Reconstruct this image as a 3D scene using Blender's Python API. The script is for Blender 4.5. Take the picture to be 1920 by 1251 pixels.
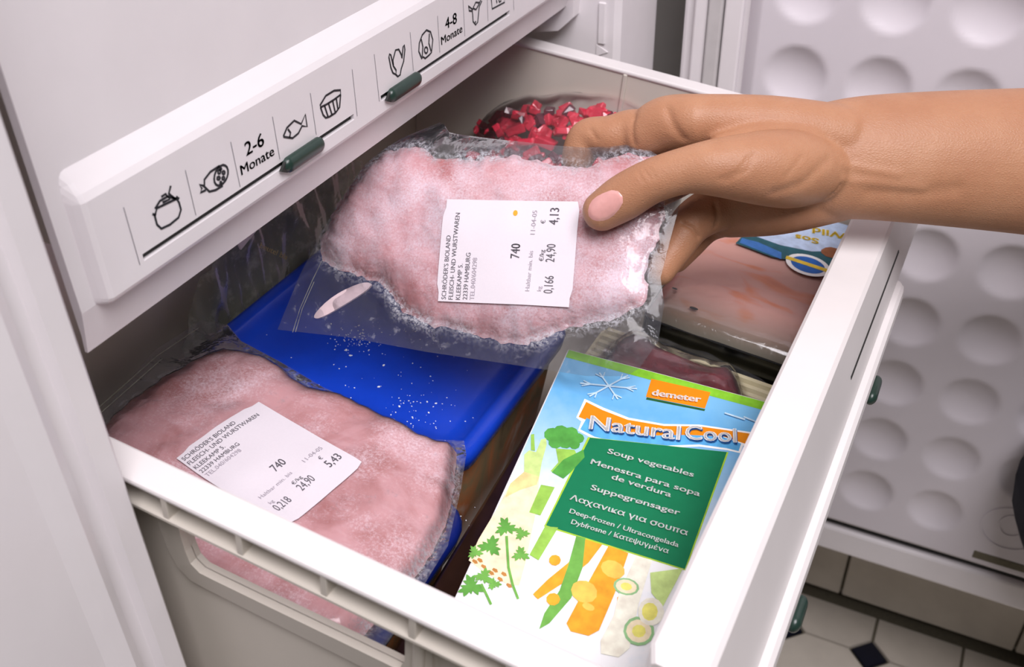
import bpy, bmesh, math, random
import numpy as np
from mathutils import Vector, Matrix, noise
from mathutils.geometry import delaunay_2d_cdt
from mathutils.bvhtree import BVHTree

for o in list(bpy.data.objects):
    bpy.data.objects.remove(o)
scene = bpy.context.scene
COL = scene.collection
random.seed(4)

# ---------------------------------------------------------------- camera, world, lights, exposure
# World axes: X comes out of the freezer, Y runs across it to the hinge side, Z is up.
cam_data = bpy.data.cameras.new('camera')
cam = bpy.data.objects.new('camera', cam_data)
COL.objects.link(cam)
scene.camera = cam
cam_data.sensor_width = 36.0
cam_data.lens = 1881.0 / 1920.0 * 36.0
cam_data.clip_start = 0.01
cam_right = Vector((0.89672, 0.44211, -0.02067))
cam_down = Vector((0.24204, -0.52895, -0.81341))
cam_fwd = Vector((-0.37055, 0.72440, -0.58133))
m = Matrix((cam_right, -cam_down, -cam_fwd)).transposed().to_4x4()
m.translation = Vector((0.27646, -0.19549, 0.21824))
cam.matrix_world = m
cam_data.dof.use_dof = True
cam_data.dof.focus_distance = 0.51
cam_data.dof.aperture_fstop = 14.0

world = bpy.data.worlds.new('room_light')
scene.world = world
world.use_nodes = True
bgn = world.node_tree.nodes['Background']
bgn.inputs['Color'].default_value = (1.0, 0.93, 0.76, 1.0)
bgn.inputs['Strength'].default_value = 0.04

def area_light(name, loc, target, size, power, color):
    d = bpy.data.lights.new(name, 'AREA')
    d.shape = 'RECTANGLE'
    d.size, d.size_y = size
    d.energy = power
    d.color = color
    o = bpy.data.objects.new(name, d)
    COL.objects.link(o)
    o.location = loc
    o.rotation_euler = (Vector(target) - Vector(loc)).to_track_quat('-Z', 'Y').to_euler()
    return o
# ceiling light of the kitchen, above and in front of the freezer
area_light('ceiling_light', (0.72, -0.42, 1.40), (0.12, 0.2, -0.1), (1.0, 1.0), 33.5, (1.0, 0.955, 0.995))

scene.view_settings.view_transform = 'Standard'
scene.view_settings.look = 'None'
scene.view_settings.gamma = 1.0
scene.view_settings.use_curve_mapping = False
scene.view_settings.exposure = 0.30

# ---------------------------------------------------------------- materials
def srgb(r, g, b):
    f = lambda c: (c / 255 / 12.92) if c / 255 <= 0.04045 else ((c / 255 + 0.055) / 1.055) ** 2.4
    return (f(r), f(g), f(b), 1.0)

def new_mat(name):
    m = bpy.data.materials.new(name)
    m.use_nodes = True
    nt = m.node_tree
    return m, nt, nt.nodes['Principled BSDF']

def node(nt, kind, **kw):
    n = nt.nodes.new(kind)
    for k, v in kw.items():
        if k in n.inputs.keys():
            n.inputs[k].default_value = v
        else:
            setattr(n, k, v)
    return n

def coords(nt, scale=1.0, out='Object'):
    tc = nt.nodes.new('ShaderNodeTexCoord')
    mp = nt.nodes.new('ShaderNodeMapping')
    mp.inputs['Scale'].default_value = (scale,) * 3 if not isinstance(scale, tuple) else scale
    nt.links.new(tc.outputs[out], mp.inputs['Vector'])
    return mp.outputs['Vector']

def ramp(nt, fac, stops):
    r = nt.nodes.new('ShaderNodeValToRGB')
    e = r.color_ramp.elements
    while len(e) < len(stops):
        e.new(0.5)
    for el, (p, c) in zip(e, stops):
        el.position = p
        el.color = c
    nt.links.new(fac, r.inputs['Fac'])
    return r.outputs['Color']

def noise_tex(nt, scale, detail=4.0, rough=0.55, dist=0.0, mapscale=1.0):
    n = node(nt, 'ShaderNodeTexNoise')
    n.inputs['Scale'].default_value = scale
    n.inputs['Detail'].default_value = detail
    n.inputs['Roughness'].default_value = rough
    n.inputs['Distortion'].default_value = dist
    nt.links.new(coords(nt, mapscale), n.inputs['Vector'])
    return n.outputs['Fac']

def mix_col(nt, fac, a, b):
    mx = nt.nodes.new('ShaderNodeMix')
    mx.data_type = 'RGBA'
    for s, v in ((0, fac), (6, a), (7, b)):
        if isinstance(v, (tuple, float)):
            mx.inputs[s].default_value = v
        else:
            nt.links.new(v, mx.inputs[s])
    return mx.outputs[2]

def bump(nt, bsdf, height, strength, distance):
    b = nt.nodes.new('ShaderNodeBump')
    b.inputs['Strength'].default_value = strength
    b.inputs['Distance'].default_value = distance
    nt.links.new(height, b.inputs['Height'])
    nt.links.new(b.outputs['Normal'], bsdf.inputs['Normal'])

def plain(name, col, rough=0.5, var=0.04, scale=60.0, coat=0.0, spec=0.5, bmp=0.0):
    m, nt, b = new_mat(name)
    dark = tuple(c * (1 - var) for c in col[:3]) + (1,)
    lite = tuple(min(1, c * (1 + var)) for c in col[:3]) + (1,)
    f = noise_tex(nt, scale, 3)
    nt.links.new(ramp(nt, f, [(0.3, dark), (0.7, lite)]), b.inputs['Base Color'])
    b.inputs['Roughness'].default_value = rough
    b.inputs['Specular IOR Level'].default_value = spec
    b.inputs['Coat Weight'].default_value = coat
    if bmp:
        bump(nt, b, noise_tex(nt, scale * 6, 2), bmp, 0.0004)
    return m

M = {}
M['white'] = plain('white_plastic', srgb(228, 223, 225), 0.38, 0.015, 40, bmp=0.05)
M['white2'] = plain('white_drawer_plastic', srgb(223, 218, 217), 0.32, 0.015, 40, bmp=0.05)
M['tub_shaded'] = plain('drawer_tub_plastic_shaded', srgb(204, 197, 186), 0.4, 0.015, 40, bmp=0.05)  # greyer copy of the rim's moulding, interior shade painted into its colour
M['liner'] = plain('door_liner_plastic', srgb(219, 213, 219), 0.45, 0.02, 15)
M['gasket'] = plain('grey_gasket', srgb(196, 192, 192), 0.6, 0.04, 80)
M['dgreen'] = plain('dark_green_plastic', srgb(34, 54, 47), 0.3, 0.08, 200)
M['slot'] = plain('slot_shadow_plastic', srgb(40, 40, 38), 0.7)
M['ink'] = plain('black_ink', srgb(28, 30, 36), 0.5)
M['inkgrey'] = plain('grey_ink', srgb(120, 116, 124), 0.6)
M['thermal'] = plain('thermal_print', srgb(96, 92, 100), 0.7, 0.3, 3000)
M['thermal2'] = plain('faded_thermal_print', srgb(168, 160, 170), 0.7, 0.15, 3000)
M['paper'] = plain('label_paper', srgb(226, 219, 226), 0.65, 0.012, 900, bmp=0.2)
M['floor_white'] = plain('floor_tile_glaze', srgb(208, 200, 188), 0.35, 0.05, 30)
M['floor_dark'] = plain('dark_blue_tile_glaze', srgb(16, 20, 38), 0.3, 0.1, 60)
M['grout'] = plain('grout', srgb(108, 102, 86), 0.9, 0.12, 300)
M['wall'] = plain('wall_paint', srgb(205, 200, 196), 0.8, 0.02, 20)
M['denim'] = plain('navy_trouser_cloth', srgb(17, 20, 36), 0.85, 0.35, 1400, bmp=0.5)
M['nail'] = plain('thumbnail_keratin', srgb(226, 166, 160), 0.22, 0.05, 250, coat=0.4)
M['cream_tray'] = plain('cream_ribbed_tray', srgb(214, 205, 168), 0.45, 0.06, 90)
M['black_tray'] = plain('black_tray_plastic', srgb(9, 10, 9), 0.2, 0.1, 90)
for k, c in dict(p_white=(250, 250, 250), p_orange=(232, 138, 22), p_bblue=(92, 172, 226), p_lime=(168, 206, 60), p_green=(20, 120, 80),
                 p_dgreen=(40, 92, 50), p_lgreen=(150, 196, 84), p_broc=(84, 160, 70), p_pgreen=(198, 222, 140), p_cream=(244, 226, 192),
                 p_cream2=(246, 240, 222), p_dcream=(232, 214, 150), p_brown=(190, 132, 70), p_corange=(238, 166, 50), p_mgreen=(112, 172, 78),
                 p_mgreen2=(150, 196, 140), p_yorange=(246, 196, 92), p_yell=(236, 230, 120), p_pars=(96, 160, 70), p_ice=(196, 224, 246),
                 p_shadow=(46, 104, 176), p_stripe=(132, 196, 52), p_teal=(40, 92, 104), p_seablue=(62, 118, 190), p_sky=(186, 204, 232),
                 p_yellow=(240, 206, 66), p_badge=(34, 102, 190), p_gold=(226, 172, 60), p_rust=(150, 92, 60)).items():
    M[k] = plain('print_' + k[2:], srgb(*c), 0.42, 0.03 if k in ('p_white', 'p_green', 'p_orange') else 0.16, 170, spec=0.2)

def carton_print():
    m, nt, b = new_mat('carton_sky_print')
    tc = nt.nodes.new('ShaderNodeTexCoord')
    sx = nt.nodes.new('ShaderNodeSeparateXYZ')
    nt.links.new(tc.outputs['Object'], sx.inputs['Vector'])
    mr = nt.nodes.new('ShaderNodeMapRange')
    mr.inputs['From Min'].default_value = -0.085
    mr.inputs['From Max'].default_value = 0.012
    nt.links.new(sx.outputs['Y'], mr.inputs['Value'])
    nz = noise_tex(nt, 120, 4)
    ad = nt.nodes.new('ShaderNodeMath'); ad.operation = 'MULTIPLY_ADD'
    nt.links.new(nz, ad.inputs[0]); ad.inputs[1].default_value = 0.24
    nt.links.new(mr.outputs['Result'], ad.inputs[2])
    nt.links.new(ramp(nt, ad.outputs[0], [(0.12, srgb(248, 248, 250)), (0.5, srgb(166, 208, 240)), (0.85, srgb(104, 176, 228)), (1.0, srgb(122, 188, 232))]), b.inputs['Base Color'])
    b.inputs['Roughness'].default_value = 0.4
    return m
M['carton_print'] = carton_print()
M['carton'] = plain('white_carton', srgb(240, 240, 242), 0.55, 0.02, 100)

def meat_mat(name, base, deep, pale, frost_lo, frost_hi, frost_scale):
    m, nt, b = new_mat(name)
    n1 = noise_tex(nt, 17, 6, 0.6, 1.0)
    c = ramp(nt, n1, [(0.36, deep), (0.50, base), (0.60, base), (0.74, pale)])
    st = noise_tex(nt, 60, 4, 0.6, 0.6, (1.0, 3.2, 1.0))
    c = mix_col(nt, ramp(nt, st, [(0.50, (0, 0, 0, 1)), (0.80, (0.45, 0.45, 0.45, 1))]), c, pale)
    big = noise_tex(nt, 24, 3, 0.6)
    fine = noise_tex(nt, frost_scale, 5, 0.8)
    mul = nt.nodes.new('ShaderNodeMath'); mul.operation = 'MULTIPLY'
    nt.links.new(big, mul.inputs[0]); nt.links.new(fine, mul.inputs[1])
    fr = ramp(nt, mul.outputs[0], [(frost_lo, (0, 0, 0, 1)), (frost_hi, (0.85, 0.85, 0.85, 1))])
    c = mix_col(nt, fr, c, srgb(246, 232, 240))
    nt.links.new(c, b.inputs['Base Color'])
    b.inputs['Roughness'].default_value = 0.42
    b.inputs['Subsurface Weight'].default_value = 0.12
    b.inputs['Subsurface Radius'].default_value = (0.004, 0.0015, 0.001)
    b.inputs['Subsurface Scale'].default_value = 1.0
    bump(nt, b, noise_tex(nt, 500, 4), 0.25, 0.0006)
    return m
M['meat1'] = meat_mat('frosted_pink_meat', srgb(222, 168, 172), srgb(196, 116, 114), srgb(234, 204, 210), 0.19, 0.37, 900)
M['meat2'] = meat_mat('pink_sliced_meat', srgb(208, 160, 162), srgb(180, 122, 120), srgb(224, 190, 196), 0.25, 0.47, 700)

def film_mat(name, base, frost_lo, frost_hi, tint=(0.97, 0.97, 0.98, 1), scale=140, milk=srgb(214, 216, 222), rough=0.16, ior=1.38):
    m = bpy.data.materials.new(name); m.use_nodes = True
    nt = m.node_tree
    nt.nodes.remove(nt.nodes['Principled BSDF'])
    out = nt.nodes['Material Output']
    tr = nt.nodes.new('ShaderNodeBsdfTransparent'); tr.inputs['Color'].default_value = tint
    gl = nt.nodes.new('ShaderNodeBsdfGlossy'); gl.inputs['Roughness'].default_value = rough
    df = nt.nodes.new('ShaderNodeBsdfDiffuse'); df.inputs['Color'].default_value = milk
    fz = noise_tex(nt, scale, 5, 0.7)
    ff = ramp(nt, fz, [(frost_lo, (base,) * 3 + (1,)), (frost_hi, (min(1, base + 0.55),) * 3 + (1,))])
    at = nt.nodes.new('ShaderNodeAttribute'); at.attribute_name = 'frost'
    sp = ramp(nt, noise_tex(nt, 420, 5, 0.8), [(0.42, (0, 0, 0, 1)), (0.62, (1, 1, 1, 1))])
    mu = nt.nodes.new('ShaderNodeMath'); mu.operation = 'MULTIPLY'
    nt.links.new(at.outputs['Fac'], mu.inputs[0]); nt.links.new(sp, mu.inputs[1])
    mxx = nt.nodes.new('ShaderNodeMath'); mxx.operation = 'MAXIMUM'
    nt.links.new(mu.outputs[0], mxx.inputs[0]); nt.links.new(ff, mxx.inputs[1])
    ff = mxx.outputs[0]
    m1 = nt.nodes.new('ShaderNodeMixShader')
    nt.links.new(ff, m1.inputs[0]); nt.links.new(tr.outputs[0], m1.inputs[1]); nt.links.new(df.outputs[0], m1.inputs[2])
    fr = nt.nodes.new('ShaderNodeFresnel'); fr.inputs['IOR'].default_value = ior
    bp = nt.nodes.new('ShaderNodeBump'); bp.inputs['Strength'].default_value = 0.6; bp.inputs['Distance'].default_value = 0.0015
    nt.links.new(noise_tex(nt, 90, 3, 0.5, 0.5), bp.inputs['Height'])
    nt.links.new(bp.outputs['Normal'], fr.inputs['Normal']); nt.links.new(bp.outputs['Normal'], gl.inputs['Normal'])
    m2 = nt.nodes.new('ShaderNodeMixShader')
    nt.links.new(fr.outputs[0], m2.inputs[0]); nt.links.new(m1.outputs[0], m2.inputs[1]); nt.links.new(gl.outputs[0], m2.inputs[2])
    nt.links.new(m2.outputs[0], out.inputs['Surface'])
    return m
M['film1'] = film_mat('clear_vacuum_film', 0.035, 0.60, 0.88, (0.86, 0.87, 0.88, 1), 140, srgb(214, 214, 222), 0.08)
M['film2'] = film_mat('clear_bag_film', 0.05, 0.62, 0.88, (0.95, 0.95, 0.96, 1), 140, srgb(176, 178, 184), 0.10)
M['film_dark'] = film_mat('grey_freezer_bag_film', 0.36, 0.5, 0.8, (0.8, 0.82, 0.78, 1), 70, srgb(190, 192, 178), 0.5, 1.12)
M['film_clear'] = film_mat('clear_pack_film', 0.03, 0.66, 0.95)

def salmon_mat():
    m, nt, b = new_mat('frozen_salmon')
    n1 = noise_tex(nt, 34, 3, 0.5, 0.5, (0.7, 1.5, 1))
    c = ramp(nt, n1, [(0.30, srgb(232, 182, 168)), (0.55, srgb(226, 176, 164)), (0.66, srgb(228, 150, 116)), (0.8, srgb(206, 122, 90))])
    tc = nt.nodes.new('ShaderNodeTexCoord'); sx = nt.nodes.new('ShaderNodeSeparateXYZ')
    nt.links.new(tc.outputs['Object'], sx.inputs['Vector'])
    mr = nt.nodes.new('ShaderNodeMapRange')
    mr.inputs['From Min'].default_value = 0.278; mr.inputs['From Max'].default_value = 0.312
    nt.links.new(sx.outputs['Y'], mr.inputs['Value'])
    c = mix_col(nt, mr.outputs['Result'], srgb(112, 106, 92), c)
    nt.links.new(c, b.inputs['Base Color'])
    b.inputs['Roughness'].default_value = 0.04
    return m
M['salmon'] = salmon_mat()

def blotch(name, cols, scale, rough, coat=0.0, dist=0.6, mapscale=1.0, bmp=0.0):
    m, nt, b = new_mat(name)
    f = noise_tex(nt, scale, 4, 0.6, dist, mapscale)
    n = len(cols)
    nt.links.new(ramp(nt, f, [(0.28 + 0.44 * i / (n - 1), c) for i, c in enumerate(cols)]), b.inputs['Base Color'])
    b.inputs['Roughness'].default_value = rough
    b.inputs['Coat Weight'].default_value = coat
    if bmp:
        bump(nt, b, noise_tex(nt, scale * 5, 3), bmp, 0.0008)
    return m
M['dark_meat'] = blotch('dark_red_meat', [srgb(58, 10, 18), srgb(86, 20, 30), srgb(118, 40, 46)], 45, 0.18, 0.6)
M['pepper'] = blotch('frozen_red_pepper', [srgb(150, 14, 34), srgb(206, 26, 52), srgb(214, 60, 84), srgb(236, 170, 186)], 90, 0.25, 0.5)
M['pepper_dark'] = blotch('frozen_dark_pepper', [srgb(52, 16, 28), srgb(92, 30, 44), srgb(150, 110, 120)], 90, 0.3, 0.4)
M['blue_lid'] = plain('blue_lid_plastic', srgb(16, 62, 188), 0.28, 0.06, 60, bmp=0.15)
M['navy_lid'] = plain('dark_blue_lid_plastic', srgb(16, 36, 120), 0.28, 0.08, 60, bmp=0.15)
M['box_body'] = blotch('clear_box_with_brown_food', [srgb(84, 70, 50), srgb(112, 96, 70), srgb(150, 92, 56), srgb(168, 158, 146)], 26, 0.3, 0.6, 1.0, (1, 1, 0.6))
M['herbs'] = blotch('dark_green_frozen_herbs', [srgb(22, 26, 12), srgb(44, 50, 24), srgb(84, 88, 52)], 70, 0.5, 0.0, 1.0, 1.0, 0.6)
M['fat'] = plain('pale_fat', srgb(222, 200, 204), 0.4, 0.06, 200)
M['gap_filler'] = plain('dark_brown_gap_filler', srgb(52, 32, 24), 0.35, 0.3, 60, coat=0.3)  # dark tone of the added pack that fills the gap by the carton
M['frost'] = plain('frost_crumbs', srgb(240, 244, 250), 0.5, 0.02, 500)

def skin_mat():
    m, nt, b = new_mat('tanned_skin')
    n1 = noise_tex(nt, 30, 4, 0.6)
    c = ramp(nt, n1, [(0.3, srgb(156, 122, 86)), (0.5, srgb(168, 134, 97)), (0.72, srgb(182, 149, 113))])
    n2 = noise_tex(nt, 700, 3, 0.6)
    c = mix_col(nt, ramp(nt, n2, [(0.55, (0, 0, 0, 1)), (0.8, (0.25, 0.25, 0.25, 1))]), c, srgb(136, 86, 58))
    # redder skin towards the finger ends
    tc = nt.nodes.new('ShaderNodeTexCoord'); sx = nt.nodes.new('ShaderNodeSeparateXYZ')
    nt.links.new(tc.outputs['Object'], sx.inputs['Vector'])
    mr = nt.nodes.new('ShaderNodeMapRange')
    mr.inputs['From Min'].default_value = 0.175; mr.inputs['From Max'].default_value = 0.125
    mr.inputs['To Max'].default_value = 0.45
    nt.links.new(sx.outputs['X'], mr.inputs['Value'])
    c = mix_col(nt, mr.outputs['Result'], c, srgb(190, 122, 98))
    nt.links.new(c, b.inputs['Base Color'])
    b.inputs['Roughness'].default_value = 0.46
    b.inputs['Specular IOR Level'].default_value = 0.35
    b.inputs['Subsurface Weight'].default_value = 0.10
    b.inputs['Subsurface Radius'].default_value = (0.004, 0.0016, 0.0008)
    b.inputs['Subsurface Scale'].default_value = 1.0
    v = nt.nodes.new('ShaderNodeTexVoronoi'); v.feature = 'DISTANCE_TO_EDGE'; v.inputs['Scale'].default_value = 900
    nt.links.new(coords(nt, (0.6, 1.0, 1.0)), v.inputs['Vector'])
    bump(nt, b, v.outputs['Distance'], 0.22, 0.0012)
    return m
M['skin'] = skin_mat()

# ---------------------------------------------------------------- mesh helpers
def link(name, me, mat=None, parent=None, smooth=False):
    o = bpy.data.objects.new(name, me)
    COL.objects.link(o)
    if mat is not None:
        me.materials.clear()
        me.materials.append(M[mat] if isinstance(mat, str) else mat)
    if parent is not None:
        o.parent = parent
    if smooth:
        for p in me.polygons:
            p.use_smooth = True
    return o

def mesh(name, verts, faces, mat=None, parent=None, smooth=False, fix=True):
    me = bpy.data.meshes.new(name)
    me.from_pydata([tuple(v) for v in verts], [], faces)
    if fix:
        b = bmesh.new(); b.from_mesh(me)
        bmesh.ops.recalc_face_normals(b, faces=b.faces)
        b.to_mesh(me); b.free()
    me.update()
    return link(name, me, mat, parent, smooth)

def box_bm(x0, x1, y0, y1, z0, z1, bev=0.0, seg=2):
    b = bmesh.new()
    bmesh.ops.create_cube(b, size=1.0)
    for v in b.verts:
        v.co = Vector((x0 + (v.co.x + .5) * (x1 - x0), y0 + (v.co.y + .5) * (y1 - y0), z0 + (v.co.z + .5) * (z1 - z0)))
    if bev:
        bmesh.ops.bevel(b, geom=b.edges[:], offset=bev, segments=seg, affect='EDGES', profile=0.5)
    return b

def bm_obj(name, b, mat, parent=None, smooth=False):
    me = bpy.data.meshes.new(name)
    bmesh.ops.recalc_face_normals(b, faces=b.faces)
    b.to_mesh(me); b.free()
    return link(name, me, mat, parent, smooth)

def box(name, x0, x1, y0, y1, z0, z1, mat, parent=None, bev=0.0, seg=2):
    return bm_obj(name, box_bm(x0, x1, y0, y1, z0, z1, bev, seg), mat, parent)

def prism(name, sections, mat, parent=None, smooth=False, closed=True):
    """loft equal-length loops, with end caps"""
    n = len(sections[0]); verts = [p for s in sections for p in s]; faces = []
    for i in range(len(sections) - 1):
        for j in range(n if closed else n - 1):
            k = (j + 1) % n
            faces.append((i * n + j, i * n + k, (i + 1) * n + k, (i + 1) * n + j))
    faces.append(tuple(range(n))[::-1]); faces.append(tuple(range((len(sections) - 1) * n, len(sections) * n)))
    return mesh(name, verts, faces, mat, parent, smooth)

def bake(o):
    bpy.context.view_layer.update()
    dg = bpy.context.evaluated_depsgraph_get()
    me = bpy.data.meshes.new_from_object(o.evaluated_get(dg))
    old = o.data
    o.modifiers.clear()
    o.data = me
    if old.users == 0 and isinstance(old, bpy.types.Mesh):
        bpy.data.meshes.remove(old)
    return o

def cut(o, cutters):
    for c in cutters:
        md = o.modifiers.new('cut', 'BOOLEAN'); md.operation = 'DIFFERENCE'; md.object = c; md.solver = 'EXACT'
    bake(o)
    for c in cutters:
        bpy.data.objects.remove(c)

def thing(name, label, cat, loc=(0, 0, 0), rot=(0, 0, 0), group=None):
    o = bpy.data.objects.new(name, None)
    o.empty_display_size = 0.02
    COL.objects.link(o)
    o.location = loc; o.rotation_euler = rot
    o['label'] = label; o['category'] = cat
    if group:
        o['group'] = group
    return o

def flat(name, pts, z, mat, parent, thick=0.0):
    """a flat printed or cut shape in the local XY plane, triangulated"""
    r = delaunay_2d_cdt([Vector(p) for p in pts], [], [list(range(len(pts)))], 1, 1e-7)
    return mesh(name, [(v.x, v.y, z) for v in r[0]], [tuple(f) for f in r[2]], mat, parent, fix=False)

def up_faces(o):
    me = o.data
    b = bmesh.new(); b.from_mesh(me)
    for f in b.faces:
        if f.normal.z < 0:
            f.normal_flip()
    b.to_mesh(me); b.free()

def ribbons(polys, w):
    """strokes of width w in 2-D -> verts, faces"""
    V, F = [], []
    for ps in polys:
        P = [Vector(p) for p in ps]
        base = len(V); closed = (P[0] - P[-1]).length < 1e-6 and len(P) > 3
        for i, p in enumerate(P):
            a = P[i - 1] if i else (P[-2] if closed else P[0]); c = P[i + 1] if i < len(P) - 1 else (P[1] if closed else P[-1])
            d = (c - a); d.normalize(); n = Vector((-d.y, d.x)) * w / 2
            V += [p + n, p - n]
        for i in range(len(P) - 1):
            k = base + 2 * i
            F.append((k, k + 1, k + 3, k + 2))
    return V, F

FONTCACHE = {}
def raw_text(s):
    cu = bpy.data.curves.new('lettering', 'FONT')
    cu.body = s; cu.size = 1.0; cu.resolution_u = 3
    o = bpy.data.objects.new('lettering', cu); COL.objects.link(o)
    bpy.context.view_layer.update()
    dg = bpy.context.evaluated_depsgraph_get()
    me = bpy.data.meshes.new_from_object(o.evaluated_get(dg))
    V = [(v.co.x, v.co.y) for v in me.vertices]; F = [tuple(p.vertices) for p in me.polygons]
    bpy.data.objects.remove(o); bpy.data.curves.remove(cu); bpy.data.meshes.remove(me)
    return V, F
# three Greek letters drawn as strokes (the font fills them wrongly): strokes, advance
STROKED = {'σ': ([[(0.28 + 0.21 * math.cos(t), 0.26 + 0.25 * math.sin(t)) for t in np.linspace(0, 2 * math.pi, 21)], [(0.28, 0.51), (0.58, 0.51)]], 0.60),
           'ψ': ([[(0.08, 0.53), (0.08, 0.22), (0.15, 0.06), (0.32, 0.01), (0.49, 0.06), (0.56, 0.22), (0.56, 0.53)], [(0.32, 0.72), (0.32, -0.20)]], 0.66),
           'π': ([[(0.02, 0.50), (0.58, 0.50)], [(0.15, 0.50), (0.15, 0.0)], [(0.44, 0.50), (0.44, 0.0)]], 0.61)}
def text_data(s, bold=0.0):
    """verts/faces of a line of lettering, baseline at 0, cap height about 0.73 per unit"""
    if (s, bold) in FONTCACHE:
        return FONTCACHE[(s, bold)]
    if any(c in STROKED for c in s):
        V, F, pen = [], [], 0.0
        bar = max(v[0] for v in raw_text('|')[0])
        for c in s:
            if c in STROKED:
                v, f = ribbons(STROKED[c][0], 0.085); v = [(p.x, p.y) for p in v]; adv = STROKED[c][1]
            else:
                v, f = raw_text(c) if c != ' ' else ([], [])
                adv = max(q[0] for q in raw_text(c + '|')[0]) - bar
            F += [tuple(i + len(V) for i in q) for q in f]; V += [(x + pen, y) for x, y in v]
            pen += adv
    else:
        V, F = raw_text(s)
    x0 = min(v[0] for v in V); V = [(x - x0, y) for x, y in V]
    if bold:
        V0, F0, V, F = V, F, [], []
        for dx, dy in ((-bold, -bold * .4), (bold, bold * .4), (-bold * .4, bold * .4), (bold * .4, -bold * .4)):
            F += [tuple(i + len(V) for i in f) for f in F0]; V += [(x + dx, y + dy) for x, y in V0]
    FONTCACHE[(s, bold)] = (V, F)
    return V, F

def text_on(s, p0, p1, height, bold=0.0):
    """lettering stretched from p0 to p1 (2-D) with the given cap height"""
    V, F = text_data(s, bold)
    w = max(v[0] for v in V)
    p0, p1 = Vector(p0), Vector(p1)
    ex = (p1 - p0) / w; ey = Vector((-(p1 - p0).y, (p1 - p0).x)).normalized() * height / 0.727
    return [p0 + ex * x + ey * y for x, y in V], F

def poly_sd(P, X):
    """signed distance (inside positive) of points X (n,2) to polygon P"""
    P = np.array(P, float); X = np.array(X, float)
    A = P; B = np.roll(P, -1, 0)
    d = np.full(len(X), 1e9); inside = np.zeros(len(X), bool)
    for a, b in zip(A, B):
        ab = b - a; t = np.clip(((X - a) @ ab) / (ab @ ab + 1e-15), 0, 1)
        q = a + t[:, None] * ab
        d = np.minimum(d, np.hypot(*(X - q).T))
        c = ((a[1] > X[:, 1]) != (b[1] > X[:, 1]))
        with np.errstate(divide='ignore', invalid='ignore'):
            xi = a[0] + (X[:, 1] - a[1]) * (b[0] - a[0]) / (b[1] - a[1])
        inside ^= c & (X[:, 0] < xi)
    return np.where(inside, d, -d)

def dense(P, step):
    out = []
    for i, a in enumerate(P):
        b = P[(i + 1) % len(P)]; a_, b_ = Vector(a), Vector(b)
        n = max(1, int((b_ - a_).length / step))
        out += [tuple(a_.lerp(b_, k / n)) for k in range(n)]
    return out

def smooth_poly(P, it=2):
    for _ in range(it):
        Q = []
        for i, a in enumerate(P):
            b = P[(i + 1) % len(P)]
            Q += [(a[0] * .75 + b[0] * .25, a[1] * .75 + b[1] * .25), (a[0] * .25 + b[0] * .75, a[1] * .25 + b[1] * .75)]
        P = Q
    return P

def tri_sheet(P, step):
    """dense triangulation of polygon P -> points (n,2), faces, number of boundary points"""
    B = dense(P, step)
    xs = [p[0] for p in P]; ys = [p[1] for p in P]
    g = []
    y = min(ys); row = 0
    while y < max(ys):
        x = min(xs) + (step / 2 if row % 2 else 0)
        while x < max(xs):
            g.append((x, y)); x += step
        y += step * .87; row += 1
    g = np.array(g); g = g[poly_sd(P, g) > step * .6]
    pts = [Vector(p) for p in B] + [Vector(p) for p in g]
    r = delaunay_2d_cdt(pts, [], [list(range(len(B)))], 1, 1e-7)
    return np.array([(v.x, v.y) for v in r[0]]), [tuple(f) for f in r[2]]

def nz(x, y, z=0.0):
    return noise.noise(Vector((x, y, z)))

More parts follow.
